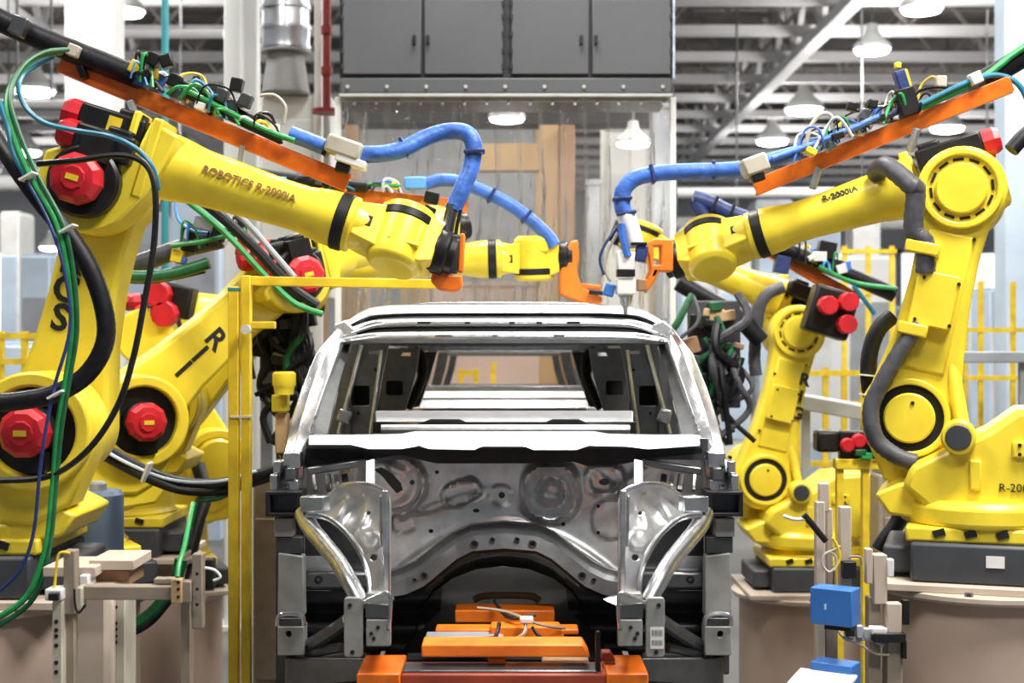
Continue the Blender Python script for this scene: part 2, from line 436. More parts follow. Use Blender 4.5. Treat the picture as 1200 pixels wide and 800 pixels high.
# columns, pipes, duct
def column(name, label, cat, px0, px1, Y, m, top=10.98, dep=0.35, zlo=0.0):
    a, c = P(px0, 400, Y), P(px1, 400, Y)
    t = thing(name, label, cat, ((a.x + c.x) / 2, Y + dep / 2, zlo))
    w = c.x - a.x
    b = MB(); b.box((0, 0, (top - zlo) / 2), (w, dep, top - zlo)); b.build('shaft', m, t, bevel=0.015)
    b = MB(); b.box((0, 0, 0.02), (w + 0.16, dep + 0.16, 0.04)); b.build('foot_plate', m, t)
    return t
column('steel_column', 'broad cream steel column behind the nearest left robot', 'column', 75, 135, 14.0, PALEC)
column('steel_column', 'slim white column left of the silver duct, nearer the teal pipe', 'column', 262, 282, 13.2, PALEC, dep=0.2)
column('steel_column', 'slim white column directly beside the silver duct', 'column', 285, 301, 13.4, PALEC, dep=0.2)
column('steel_column', 'pale column at the right edge beyond the nearest right robot', 'column', 1178, 1204, 15.0, PALEB)
column('steel_column', 'white post between the red pipe and the grey cabinet', 'column', 368, 377, 12.35, PALEC, dep=0.12)
b = MB(); x = P(193.5, 0, 13.0); b.cyl((x.x, 13, 0.0), (x.x, 13, 10.98), 0.034, n=12)
t = thing('teal_pipe', 'thin teal riser pipe beside the broad cream column', 'pipe', (x.x, 13.0, 0.0)); b.M = None
o = MB(); o.cyl((0, 0, 0), (0, 0, 10.98), 0.034, n=12); o.build('pipe_run', TEALP, t)
for z in (1.4, 4.6, 6.4):
    o = MB(); o.cyl((0, 0, z), (0, 0, z + 0.06), 0.05, n=12); o.build('coupling', TEALP, t)
c = P(335, 0, 12.6); t = thing('air_duct', 'round silver air duct ending in a grey cone above the white housing', 'duct', (c.x, 12.6, P(0, 112, 12.6).z))
zz = lambda py: P(0, py, 12.6).z - P(0, 112, 12.6).z
b = MB(); b.lathe((0, 0, zz(60)), (0, 0, 20), [(0, 0.215), (zz(36) - zz(60) - 0.02, 0.215), (zz(36) - zz(60), 0.222), (zz(36) - zz(60) + 0.03, 0.215), (zz(0) - zz(60), 0.215), (5.5, 0.215)], 28); b.build('duct_pipe', DUCT, t)
b = MB(); b.lathe((0, 0, 0), (0, 0, 1), [(0, 0.205), (0.02, 0.215), (zz(60) - 0.03, 0.16), (zz(60) - 0.02, 0.225), (zz(60), 0.225)], 28); b.build('reducer_cone', DUCTG, t)
for py in (58, 36, 12, -14):
    b = MB(); b.ring((0, 0, zz(py)), (0, 0, zz(py) + 0.03), 0.214, 0.228, 28); b.build('seam_band', DUCT, t)
t = thing('equipment_housing', 'white equipment housing below the grey duct cone', 'machine', (P(345, 0, 12.8).x, 12.8, 0))
b = MB(); a, q = P(305, 112, 12.6), P(388, 160, 12.6); b.mm((a.x - t.location.x, -0.2, P(0, 350, 12.6).z), (q.x - t.location.x, 0.5, a.z)); b.build('casing', PALEC, t, bevel=0.02)
b = MB(); b.mm((a.x - t.location.x + 0.1, -0.215, P(0, 185, 12.6).z), (q.x - t.location.x - 0.1, -0.19, P(0, 140, 12.6).z)); b.build('cover_panel', WHITEP, t, bevel=0.01)
b = MB(); b.mm((-0.2, 0.0, 0), (0.2, 0.3, P(0, 350, 12.6).z)); b.build('stand', PALEC, t, bevel=0.02)
c = P(383, 131, 12.2); t = thing('red_pipe', 'dark red vertical pipe with a flange left of the grey cabinet', 'pipe', c)
b = MB(); b.cyl((0, 0, 0), (0, 0, 10.98 - c.z), 0.036, n=14); b.build('pipe_run', REDP, t)
b = MB(); b.cyl((0, 0, -0.015), (0, 0, 0.02), 0.13, n=20); b.build('flange', REDP, t)
for py in (88, 40):
    b = MB(); z = P(0, py, 12.2).z - c.z; b.cyl((0, 0, z), (0, 0, z + 0.07), 0.05, n=14); b.build('coupling', REDP, t)

# ------------------------------------------------------------------ grey cabinet over the curtain
YC = 11.0
kx = lambda px: P(px, 0, YC).x
kz = lambda py: P(0, py, YC).z
t = thing('overhead_cabinet', 'wide dark grey metal cabinet with four doors above the clear curtain', 'cabinet', (kx(593), YC, kz(112)))
CB = inv(t)
def bb():
    m = MB(); m.M = CB; return m
b = bb(); b.mm((kx(398), YC, kz(92)), (kx(788), YC + 0.9, kz(-130))); b.build('body', CABD, t, bevel=0.01)
b = bb(); b.mm((kx(399), YC - 0.03, kz(110)), (kx(787), YC + 0.9, kz(92))); b.build('base_channel', CABG, t, bevel=0.01)
b = bb(); b.mm((kx(398), YC - 0.04, kz(114)), (kx(788), YC - 0.005, kz(110.5))); b.build('pale_edge', CABL, t, bevel=0.003)
b = bb(); b.mm((kx(788), YC - 0.02, kz(92)), (kx(790.5), YC + 0.9, kz(-130))); b.build('edge_strip', PALEB, t)
for k in range(9):
    b = bb(); b.cyl((kx(408 + k * 46), YC - 0.03, kz(102.5)), (kx(408 + k * 46), YC - 0.045, kz(102.5)), 0.014, n=10); b.build('rivet', CABL, t)
for k, (xa, xb, xh) in enumerate(((402, 494, 486), (497.5, 590, 502), (599, 690, 681), (693.5, 786, 698))):
    b = bb(); b.mm((kx(xa), YC - 0.035, kz(88)), (kx(xb), YC + 0.01, kz(-0.5))); d = b.build('door', CABG, t, bevel=0.008)
    b = bb(); b.mm((kx(xa), YC - 0.035, kz(-4)), (kx(xb), YC + 0.01, kz(-120))); b.build('upper_panel', CABG, t, bevel=0.008)
    b = bb(); b.box((kx(xh), YC - 0.05, kz(48)), (0.022, 0.035, 0.075)); b.build('handle', BLK, d, bevel=0.005)
    hx = xa if k in (0, 2) else xb
    for py in (8, 24, 44, 64, 82):
        b = bb(); b.cyl((kx(hx), YC - 0.04, kz(py)), (kx(hx), YC - 0.04, kz(py - 6)), 0.012, n=8); b.build('hinge', CABD, d)
for sx in (402, 784):
    b = bb(); b.mm((kx(sx) - 0.05, YC + 0.4, 11.0), (kx(sx) + 0.05, YC + 0.5, kz(-130))); b.build('hanger', CABD, t)

# ------------------------------------------------------------------ clear strip curtain
t = thing('strip_curtain', 'clear plastic strip curtain hanging below the grey cabinet', 'curtain', (kx(593), YC + 0.1, kz(112)))
CB2 = inv(t)
b = MB(); b.M = CB2; b.mm((kx(397), YC + 0.08, kz(116)), (kx(790), YC + 0.13, kz(112))); b.build('rail', CABL, t)
for sx in (394.5, 790):
    b = MB(); b.M = CB2; b.mm((kx(sx) - 0.022, YC + 0.06, 0.0), (kx(sx) + 0.022, YC + 0.14, kz(112))); b.build('side_post', PALEC, t, bevel=0.005)
rnd = random.Random(3)
NS = 15
for k in range(NS):
    x0 = kx(397) + (kx(789) - kx(397)) * k / NS; w = (kx(789) - kx(397)) / NS * 1.22
    ph = rnd.uniform(0, 6.28); am = rnd.uniform(0.012, 0.032); rows = []
    for j in range(16):
        z = kz(114) - (kz(114) - kz(372)) * j / 15
        rows.append([Vector((x0 + w * i / 8 + 0.01 * math.sin(j * 0.5 + ph), YC + 0.10 + 0.02 * (k % 2) + am * math.sin(i * 0.9 + ph + j * 0.25) * (0.4 + j / 15) + 0.012 * ((i - 4) / 4.0) ** 2, z)) for i in range(9)])
    b = MB(); b.M = CB2; b.grid(rows); b.build('strip', PVC, t, smooth=180, clean=False)
    b = MB(); b.M = CB2; b.cyl((x0 + w * 0.5, YC + 0.05, kz(118)), (x0 + w * 0.5, YC + 0.13, kz(118)), 0.012, n=8); b.build('strip_rivet', STEELB, t)

def foot0(px, Y): return Vector((P(px, 400, Y).x, Y, 0))
# things seen through the curtain and behind the cell
def post(name, label, cat, px0, px1, py0, Y, m, dep=0.3, group=None):
    a, c = P(px0, py0, Y), P(px1, py0, Y)
    t = thing(name, label, cat, ((a.x + c.x) / 2, Y + dep / 2, 0), 0, group); w = c.x - a.x
    b = MB(); b.box((0, 0, a.z / 2), (w, dep, a.z)); b.build('shaft', m, t, bevel=0.01)
    b = MB(); b.box((0, 0, a.z - 0.03), (w + 0.03, dep + 0.03, 0.06)); b.build('cap', m, t, bevel=0.005)
    return t
t = thing('booth_portal', 'brown and tan booth portal with a dark header behind the clear curtain', 'portal', foot0(655, 15.2))
def bp(px0, px1, py0, py1, Y, dep, m, name):
    b = MB(); b.M = inv(t); c = P(px1, py1, Y) + Vector((0, dep, 0))
    if py1 > 380: c.z = 0
    b.mm(P(px0, py0, Y), c); return b.build(name, m, t, bevel=0.01)
bp(656, 674, 146, 800, 15.0, 0.3, BROWN, 'brown_column'); bp(632, 655, 146, 800, 15.2, 0.3, TANP, 'tan_column'); bp(404, 420, 146, 800, 15.2, 0.3, BROWN, 'brown_column')
bp(397, 790, 100, 146, 15.2, 0.35, CABD, 'header_board'); bp(560, 632, 168, 200, 15.3, 0.2, TANP, 'cross_beam'); bp(420, 500, 236, 250, 15.3, 0.2, CABL, 'cross_beam')
post('booth_column', 'grey booth column behind the curtain near its right post', 'column', 764, 786, 120, 14.5, GREYM)
post('booth_column', 'grey booth column behind the curtain left of the white panel', 'column', 688, 703, 210, 14.8, GREYM)
def panel(name, label, cat, px0, px1, py0, py1, Y, m, dep=0.1, group=None, frame=None):
    a, c = P(px0, py0, Y), P(px1, py1, Y)
    t = thing(name, label, cat, ((a.x + c.x) / 2, Y + dep / 2, max(0, c.z)), 0, group); w = c.x - a.x; h = a.z - max(0, c.z)
    b = MB(); b.box((0, 0, h / 2), (w, dep, h)); b.build('board', m, t, bevel=0.01)
    b = MB(); fw_ = 0.05
    b.box((0, -dep / 2 - 0.01, h - fw_ / 2), (w, 0.03, fw_)); b.box((-w / 2 + fw_ / 2, -dep / 2 - 0.01, h / 2), (fw_, 0.03, h)); b.box((w / 2 - fw_ / 2, -dep / 2 - 0.01, h / 2), (fw_, 0.03, h))
    b.build('edge_frame', frame or m, t)
    return t
panel('booth_screen', 'white lit panel behind the right part of the clear curtain', 'panel', 704, 764, 148, 800, 17.0, PALEC)
panel('booth_screen', 'tan panel low behind the left part of the clear curtain', 'panel', 398, 432, 292, 800, 14.0, TANP)
panel('booth_screen', 'tan panel low behind the curtain, next to the pinkish one', 'panel', 470, 500, 300, 800, 14.2, TANP)
panel('booth_screen', 'pinkish panel low behind the middle of the clear curtain', 'panel', 500, 654, 330, 900, 17.5, PINKP)
panel('booth_screen', 'brownish grey wall panel behind the left half of the clear curtain', 'panel', 380, 632, 146, 900, 19.0, GREYM, frame=TANP)
# ------------------------------------------------------------------ the car body
car = thing('car_body', 'bare galvanised steel car body shell facing the camera on the orange skid', 'car body', (P(591, 400, 7.0).x, 7.0, 1.30))
CI = inv(car)
def cmb():
    m = MB(); m.M = CI; return m
def side(s, px): return px if s < 0 else 1182 - px
def poly(pts, s=-1): return [(side(s, x), y) for (x, y) in pts]
def pxfn(Yf):
    """2-D picture outline -> surface at distance Yf(px, py)"""
    return lambda x, y: P(x, -y, Yf(x, -y))
def flip(l): return [(x, -y) for (x, y) in l]
def cplate(outer, Y, thick, m, name, holes=(), bevel=0.004, parent=None, label=None):
    """flat cross-wise plate at distance Y from an outline, thickness going back"""
    b = cmb()
    o2 = [(P(x, y, Y).x, P(x, y, Y).z) for (x, y) in outer]; h2 = [[(P(x, y, Y).x, P(x, y, Y).z) for (x, y) in h] for h in holes]
    b.plate(o2, h2, XZat(Y + thick), thick)
    o = b.build(name, m, car if parent is None else parent, bevel=bevel, label=label)
    return o
def gauss(d, w): return math.exp(-(d / w) ** 2)
def sstep(a, b, x):
    t = max(0.0, min(1.0, (x - a) / (b - a))); return t * t * (3 - 2 * t)

# --- roof skin and windscreen header
def crown(u): return 1 - abs(u) ** 4 * 0.10 - max(0, abs(u) - 0.86) * 2.2
rows = []
for j in range(15):
    y = 6.88 + j * 0.185
    r = []
    for i in range(33):
        u = -1 + i / 16.0
        zt = 2.885 + 0.03 * math.sin(j / 14 * PI) - 0.05 * sstep(9, 14, j)
        z = 2.755 + (zt - 2.755) * max(0.0, 1 - abs(u) ** 5)
        r.append(Vector((car.location.x + u * (0.80 - 0.0 * j), y, z)))
    rows.append(r)
b = cmb(); b.grid(rows); b.build('roof_panel', STEELB, car, solid=0.012)
# header: cross section swept over the width (distance, picture row in the middle, row at the ends)
prof = [(6.90, 357, 384), (6.84, 359, 385), (6.80, 366, 387), (6.86, 370, 388), (6.86, 372, 389), (6.77, 374, 390), (6.75, 381, 394),
        (6.84, 383.5, 395), (6.84, 388, 396.5), (6.72, 389.5, 397.5), (6.70, 397, 400.5), (6.76, 401, 402.5), (6.84, 400, 402)]
rows = []
for (Y, y0, y1) in prof:
    r = []
    for i in range(41):
        u = -1 + i / 20.0
        e = abs(u) ** 6 * 0.62 + sstep(0.78, 1.0, abs(u)) * 0.38
        px = 591 + u * 196 * (1.0 if Y > 6.79 else 0.985)
        r.append(P(px, y0 + (y1 - y0) * e, Y))
    rows.append(r)
b = cmb(); b.grid(rows); hd = b.build('windscreen_header', STEEL, car, solid=0.008, smooth=25)
for (pr, nm) in (((prof[5], prof[6]), 'header_strip'), ((prof[9], prof[10]), 'header_strip'), (((6.845, 367.5, 387.5), (6.80, 373, 389.5)), 'header_shade_strip'), (((6.80, 382.5, 394.5), (6.78, 388, 396.5)), 'header_shade_strip')):
    rr = []
    for (Y, y0, y1) in pr:
        rr.append([P(591 + (-1 + i / 20.0) * 190 * 0.985, y0 + (y1 - y0) * (abs(-1 + i / 20.0) ** 6 * 0.62 + sstep(0.78, 1.0, abs(-1 + i / 20.0)) * 0.38), Y - 0.009) for i in range(41)])
    b = cmb(); b.grid(rr); b.build(nm, STEELB if nm == 'header_strip' else STEELD, hd, solid=0.004)  # dark strips laid in the header recesses stand in for their shade
for (x, y, w) in ((497, 377.5, 15), (672, 377.5, 15), (520, 393, 20), (655, 393, 12), (580, 393, 6), (600, 378, 6), (548, 378, 6), (632, 378, 6)):
    b = cmb(); c = P(x, y, 6.745 if y < 385 else 6.705); b.box(c, (w * 0.0041, 0.02, 0.009)); b.build('slot', HOLE, hd)
# --- roof bows seen through the screen, rear header
for (Y, ya, yb, xa, xb, m) in ((7.9, 401, 405, 437, 745, STEELM), (9.35, 404, 411, 470, 712, STEELB)):
    b = cmb(); b.bar(P(xa, (ya + yb) / 2, Y), P(xb, (ya + yb) / 2, Y), 0.12, (yb - ya) * Y / FPX); b.build('roof_bow', m, car, bevel=0.006)

for s in (-1, 1):
    S = lambda x: side(s, x)
    # --- windscreen pillar: bright outer box section lofted along its length
    st = []
    for (xo, yo, xi, yi, Y) in ((402, 374, 418, 392, 6.86), (391, 388, 402, 402, 6.70), (370, 414, 394, 420, 6.50), (353, 455, 381, 455, 6.20), (339, 498, 366, 500, 5.92), (331, 535, 358, 535, 5.78), (324, 578, 354, 578, 5.74)):
        w = P(S(xo), yo, Y); q = P(S(xi), yi, Y + 0.02); mid = (w + q) / 2 + Vector((0, -0.018, 0.012))
        st.append([w, mid, q, q + Vector((0, 0.11, 0)), w + Vector((0, 0.13, 0))])
    b = cmb(); b.loft(st); b.build('windscreen_pillar', STEELB, car, bevel=0.006, smooth=50)
    # dark weld flange along the inside of the pillar
    st = []
    for (x0, x1, y, Y) in ((401, 411, 401, 6.80), (389, 401, 436, 6.50), (376, 391, 474, 6.18), (366, 384, 508, 5.95)):
        a = P(S(x0), y, Y); q = P(S(x1), y, Y + 0.05)
        st.append([a, q, q + Vector((0, 0.03, 0)), a + Vector((0, 0.03, 0))])
    b = cmb(); b.loft(st); fl = b.build('weld_flange', STEELD, car, smooth=40)
    for k in range(11):
        t = (k + 0.5) / 11
        p = P(S(395 - 33 * t * 0.98), 404 + 98 * t, 6.74 - 0.83 * t)
        b = cmb(); b.cyl(p + Vector((s * -0.012, 0.02, 0)), p + Vector((s * -0.012, -0.022, 0)), 0.0065, n=8); b.build('spot_weld', STEELB, fl)
    # --- middle pillar inner with belt opening, rear pillar, tailgate pillar
    inner = poly([(412, 402), (456, 402), (448, 440), (437, 509), (385, 509), (398, 450)], s)
    hole = poly(rrect(407, 452, 433, 475, 3), s)
    h2 = poly([(433, 411), (448, 411), (447, 415), (432, 415)], s)
    cplate(inner, 7.35, 0.03, STEELM, 'middle_pillar', [hole, h2], bevel=0.003)
    cplate(poly([(396, 430), (444, 430), (444, 490), (396, 490)], s), 7.5, 0.02, HOLE, 'pillar_shade_plate')  # black plate behind the belt opening, standing in for the shade inside
    b = cmb(); a = P(S(424), 404, 7.30); q = P(S(397), 508, 7.30); b.tube([a, q], 0.012, n=8); b.build('pillar_bead', STEEL, car)
    b = cmb(); a = P(S(447), 410, 7.30); q = P(S(434), 508, 7.30); b.tube([a, q], 0.010, n=8); b.build('pillar_bead', STEEL, car)
    for (x, y) in ((415, 440), (440, 433), (420, 484)):
        b = cmb(); p = P(S(x), y, 7.345); b.cyl(p, p + Vector((0, -0.006, 0)), 0.008, n=8); b.build('pillar_hole', HOLE, car)
    b = cmb(); p = P(S(404), 487, 7.25); b.box(p, (0.07, 0.06, 0.07), Matrix.Rotation(0.3, 3, 'Y')); b.build('belt_bracket', STEELB, car, bevel=0.01)
    cplate(poly([(450, 408), (492, 408), (487, 440), (474, 484), (436, 484), (443, 445)], s), 8.35, 0.03, STEELM, 'rear_pillar', [poly(rrect(452, 446, 472, 463, 3), s), poly([(472, 413), (483, 413), (481, 417), (470, 417)], s)], bevel=0.003)
    cplate(poly([(446, 430), (476, 430), (476, 478), (446, 478)], s), 8.5, 0.02, HOLE, 'pillar_shade_plate')  # same black stand-in for shade behind the rear pillar opening
    b = cmb(); b.tube([P(S(484), 410, 9.2), P(S(494), 418, 9.2), P(S(495), 440, 9.2), P(S(486), 462, 9.2), P(S(477), 478, 9.2)], 0.035, n=10); b.build('door_seal', BLK, car)
    cplate(poly([(484, 412), (512, 412), (504, 440), (492, 476), (478, 478), (489, 440)], s), 9.3, 0.06, STEELD, 'tailgate_pillar', bevel=0.004)
    for k in range(3):
        b = cmb(); p = P(S(500 - k * 3), 432 + k * 9, 9.29); b.cyl(p, p + Vector((0, -0.01, 0)), 0.013, n=8); b.build('pillar_hole', HOLE, car)
    # roof side rail and body side behind the pillars
    b = cmb(); st = []
    for (Y, x, z) in ((6.75, 0.765, 2.75), (7.6, 0.775, 2.79), (8.6, 0.75, 2.78), (9.4, 0.69, 2.70)):
        c = Vector((car.location.x + s * x, Y, z)); st.append([c + Vector((dx, 0, dz)) for (dx, dz) in ((-0.05, -0.04), (0.05, -0.06), (0.06, 0.0), (0.0, 0.05), (-0.05, 0.03))])
    b.loft(st); b.build('roof_side_rail', STEEL, car, bevel=0.006)
    b = cmb(); b.mm((car.location.x + s * 0.80, 6.0, 1.42), (car.location.x + s * 0.92, 9.4, 1.62)); b.build('sill', STEELM, car, bevel=0.02)
    b = cmb(); b.plate([(8.25, 1.6), (9.45, 1.6), (9.5, 2.3), (9.35, 2.72), (8.45, 2.76), (8.3, 2.3)], (), Matrix(((0, 0, s, car.location.x + s * 0.80), (1, 0, 0, 0), (0, 1, 0, 0), (0, 0, 0, 1))), 0.03)
    b.build('quarter_panel', STEELM, car, bevel=0.006)
    b = cmb(); b.plate([(7.28, 1.6), (7.55, 1.6), (7.52, 2.76), (7.36, 2.76)], (), Matrix(((0, 0, s, car.location.x + s * 0.80), (1, 0, 0, 0), (0, 1, 0, 0), (0, 0, 0, 1))), 0.05)
    b.build('pillar_outer', STEELM, car, bevel=0.006)

# --- rear of the shell seen through the screen
for (xa, xb, ya, yb, Y, m, n) in ((492, 690, 458, 466, 9.75, STEEL, 'tailgate_sill'), (480, 702, 468, 478, 9.42, STEELB, 'rear_cross_member'), (440, 742, 481, 494, 6.52, STEEL_LIT, 'seat_cross_member')):
    b = cmb()
    b.loft([[P(x, ya, Y + 0.14), P(x, yb, Y - 0.06), P(x, yb + 1, Y), P(x, ya + 6, Y + 0.2)] for x in (xa, (xa + xb) / 2, xb)]); b.build(n, m, car, bevel=0.006)
b = cmb(); pts = [(437, 494)] + [(478 + 10, 497), (505, 491), (538, 491), (546, 494), (640, 494), (648, 491), (678, 491), (690, 496), (745, 494), (745, 507), (437, 507)]
cplate(pts, 6.46, 0.03, BLK, 'dash_seal', bevel=0.003)
for s in (-1, 1):
    b = cmb(); b.mm((car.location.x + s * 0.36, 5.95, 1.50), (car.location.x + s * 0.82, 9.5, 1.58)); b.build('floor_pan', STEELM, car, bevel=0.01)
b = cmb(); b.tube([P(447, 503, 6.4), P(600, 503, 6.4), P(738, 503, 6.4)], 0.022, n=10); b.build('dash_beam', STEEL, car)

# --- cowl: bright shelf across the base of the screen
top = [(362, 509), (415, 509), (470, 508), (486, 505), (540, 505), (640, 505), (697, 505), (712, 508), (768, 509), (820, 509)]
bot = [(362, 521), (412, 521), (432, 526), (470, 526), (492, 522), (503, 526), (557, 527), (563, 523), (618, 523), (624, 527), (676, 527), (690, 522), (735, 523), (760, 526), (820, 522)]
b = cmb()
def interp(l, x):
    for (a, c) in zip(l, l[1:]):
        if a[0] <= x <= c[0]: return a[1] + (c[1] - a[1]) * (x - a[0]) / (c[0] - a[0])
    return l[-1][1]
st = []
for i in range(93):
    x = 362 + 458 * i / 92
    t, q = interp(top, x), interp(bot, x)
    st.append([P(x, t, 5.98), P(x, t + 2, 5.76), P(x, t + (q - t) * 0.62, 5.68), P(x, q, 5.66), P(x, q, 5.69), P(x, t + 5, 5.80)])
b.loft(st); b.build('cowl', STEEL_LIT, car, smooth=28)
cplate([(358, 524), (824, 524), (824, 532), (760, 538), (722, 545), (688, 546), (672, 541), (640, 543), (540, 543), (512, 543), (468, 534), (430, 540), (358, 548)], 5.80, 0.03, BLK, 'plenum_baffle', bevel=0.004)
b = cmb(); b.mm(P(360, 514, 5.80), P(822, 534, 6.0)); b.build('plenum', STEELD, car)  # dark panel adding painted shade to the recess under the cowl

# --- firewall: pressed sheet with beads, domes and openings
def fw_h(x, y):
    h = 0.05 * sstep(600, 690, y)
    def ov(cx, cy, rx, ry, rot=0.0):
        c, s_ = math.cos(rot), math.sin(rot); dx, dy = x - cx, y - cy
        u, v = (dx * c + dy * s_) / rx, (-dx * s_ + dy * c) / ry
        return (abs(u) ** 2.6 + abs(v) ** 2.6) ** (1 / 2.6)
    d = ov(645, 577, 33, 33)
    h += 0.045 * gauss(d - 0.92, 0.13) + 0.034 * gauss(d - 0.55, 0.12) - 0.05 * sstep(0.5, 0.2, d) + 0.012 * gauss((y - 570) - (x - 640) * 0.5, 4) * sstep(0.6, 0.3, d)
    d = ov(540, 577, 25, 14, -0.35); h += 0.022 * sstep(1.05, 0.88, d) - 0.012 * sstep(0.78, 0.66, d)
    d = ov(588, 580, 14, 13); h += 0.012 * sstep(1.0, 0.7, d)
    d = ov(452, 563, 44, 33, 0.5); h += 0.040 * gauss(d - 1.0, 0.11) + 0.03 * sstep(0.9, 0.5, d)
    d = ov(470, 545, 20, 14); h += 0.02 * sstep(1.0, 0.5, d)
    h += 0.010 * gauss(y - 598, 3) * sstep(515, 500, x) * sstep(440, 455, x)
    d = ov(473, 614, 14, 9); h += 0.016 * sstep(1.1, 0.9, d)
    d = ov(717, 608, 23, 22); h += 0.024 * sstep(1.06, 0.95, d)
    d = ov(708, 563, 22, 18); h += 0.022 * gauss(d - 0.9, 0.2)
    h += 0.016 * gauss((y - 545) * 0.9 - (x - 690) * 0.9, 7) * sstep(660, 690, x) * sstep(740, 715, x)
    h += 0.020 * gauss((y - 560) + (x - 745) * 0.75, 9) * sstep(695, 715, x) * sstep(790, 770, x)
    h += 0.018 * gauss((y - 612) - abs(x - 591) ** 1.7 * 0.016, 6)
    h += 0.012 * gauss((y - 590) + (x - 520) * 0.3, 5) * sstep(440, 460, x) * sstep(600, 560, x)
    h += 0.03 * sstep(430, 380, x) + 0.03 * sstep(752, 802, x)
    return h
fw = [(357, 532), (825, 532), (825, 692), (724, 692), (690, 662), (637, 636), (591, 630), (545, 636), (496, 660), (458, 692), (357, 692)]
holes = [[(438, 550), (447, 547), (460, 555), (470, 566), (472, 574), (465, 578), (456, 568), (448, 558)], ellipse(588, 580, 4, 4, 10), ellipse(708, 564.5, 6.5, 4, 10), ellipse(483, 565, 3, 3, 8), ellipse(722, 547, 3, 3, 8), ellipse(505, 622, 3, 2.5, 8), ellipse(512, 553, 2.5, 2.5, 8), ellipse(558, 598, 4, 2.5, 8), ellipse(701, 593, 2.2, 2.2, 8), ellipse(701, 624, 2.2, 2.2, 8), ellipse(660, 614, 2.5, 2.5, 8)]
b = cmb(); b.sheet(flip(fw), pxfn(lambda x, y: 5.96 - fw_h(x, y)), 3.4, [flip(h) for h in holes]); b.build('firewall', STEEL, car, smooth=60)
cplate([(357, 530), (825, 530), (825, 645), (357, 645)], 6.10, 0.02, HOLE, 'bulkhead_shade_sheet')  # black sheet that gives the firewall openings their shade
# --- arched lower dash cross member
archt = [(455, 668), (470, 664), (488, 655), (510, 638), (532, 622), (552, 613), (591, 609), (630, 613), (650, 622), (672, 638), (694, 655), (712, 664), (727, 668)]
archb = [(727, 703), (706, 700), (684, 690), (664, 673), (646, 658), (628, 649), (591, 646), (554, 649), (536, 658), (518, 673), (498, 690), (476, 700), (455, 703)]
b = cmb()
n = len(archt); st = []
for i in range((n - 1) * 6 + 1):
    k = min(i // 6, n - 2); f = (i - k * 6) / 6
    t = (archt[k][0] + (archt[k + 1][0] - archt[k][0]) * f, archt[k][1] + (archt[k + 1][1] - archt[k][1]) * f)
    bb = archb[::-1]; q = (bb[k][0] + (bb[k + 1][0] - bb[k][0]) * f, bb[k][1] + (bb[k + 1][1] - bb[k][1]) * f)
    L = lambda w, Y: P(t[0] + (q[0] - t[0]) * w, t[1] + (q[1] - t[1]) * w, Y)
    st.append([L(0.0, 5.93), L(0.06, 5.80), L(0.22, 5.77), L(0.27, 5.74), L(0.34, 5.71), L(0.42, 5.66), L(0.90, 5.64), L(1.0, 5.68), L(1.0, 5.80), L(0.5, 5.90)])
b.loft(st); ar = b.build('dash_cross_member', STEELM, car, smooth=30)
for (x, y, r) in ((497, 674, 4.5), (556, 637, 4.5), (577, 632, 3), (606, 632, 3), (624, 637, 4.5), (682, 674, 4.5), (486, 679, 2.5), (696, 679, 2.5)):
    b = cmb(); p = P(x, y, 5.648); b.ring(p + Vector((0, 0.01, 0)), p + Vector((0, -0.007, 0)), r * 0.0024, r * 0.0038, 14); b.build('hole_rim', STEELD, ar)
    b = cmb(); b.cyl(p + Vector((0, 0.01, 0)), p + Vector((0, -0.002, 0)), r * 0.0026, n=12); b.build('hole', HOLE, ar)
b = cmb(); st = []
for Y in (5.85, 6.6, 7.4, 8.2):
    st.append([P(591, 400, Y) * 0 + Vector((car.location.x + 0.36 * math.cos(PI * k / 10), Y, 1.50 + 0.27 * math.sin(PI * k / 10))) for k in range(11)])
b.grid(st); b.build('tunnel', HOLE, car, solid=0.006)  # tunnel sheet coloured black, its inner shade put into the colour
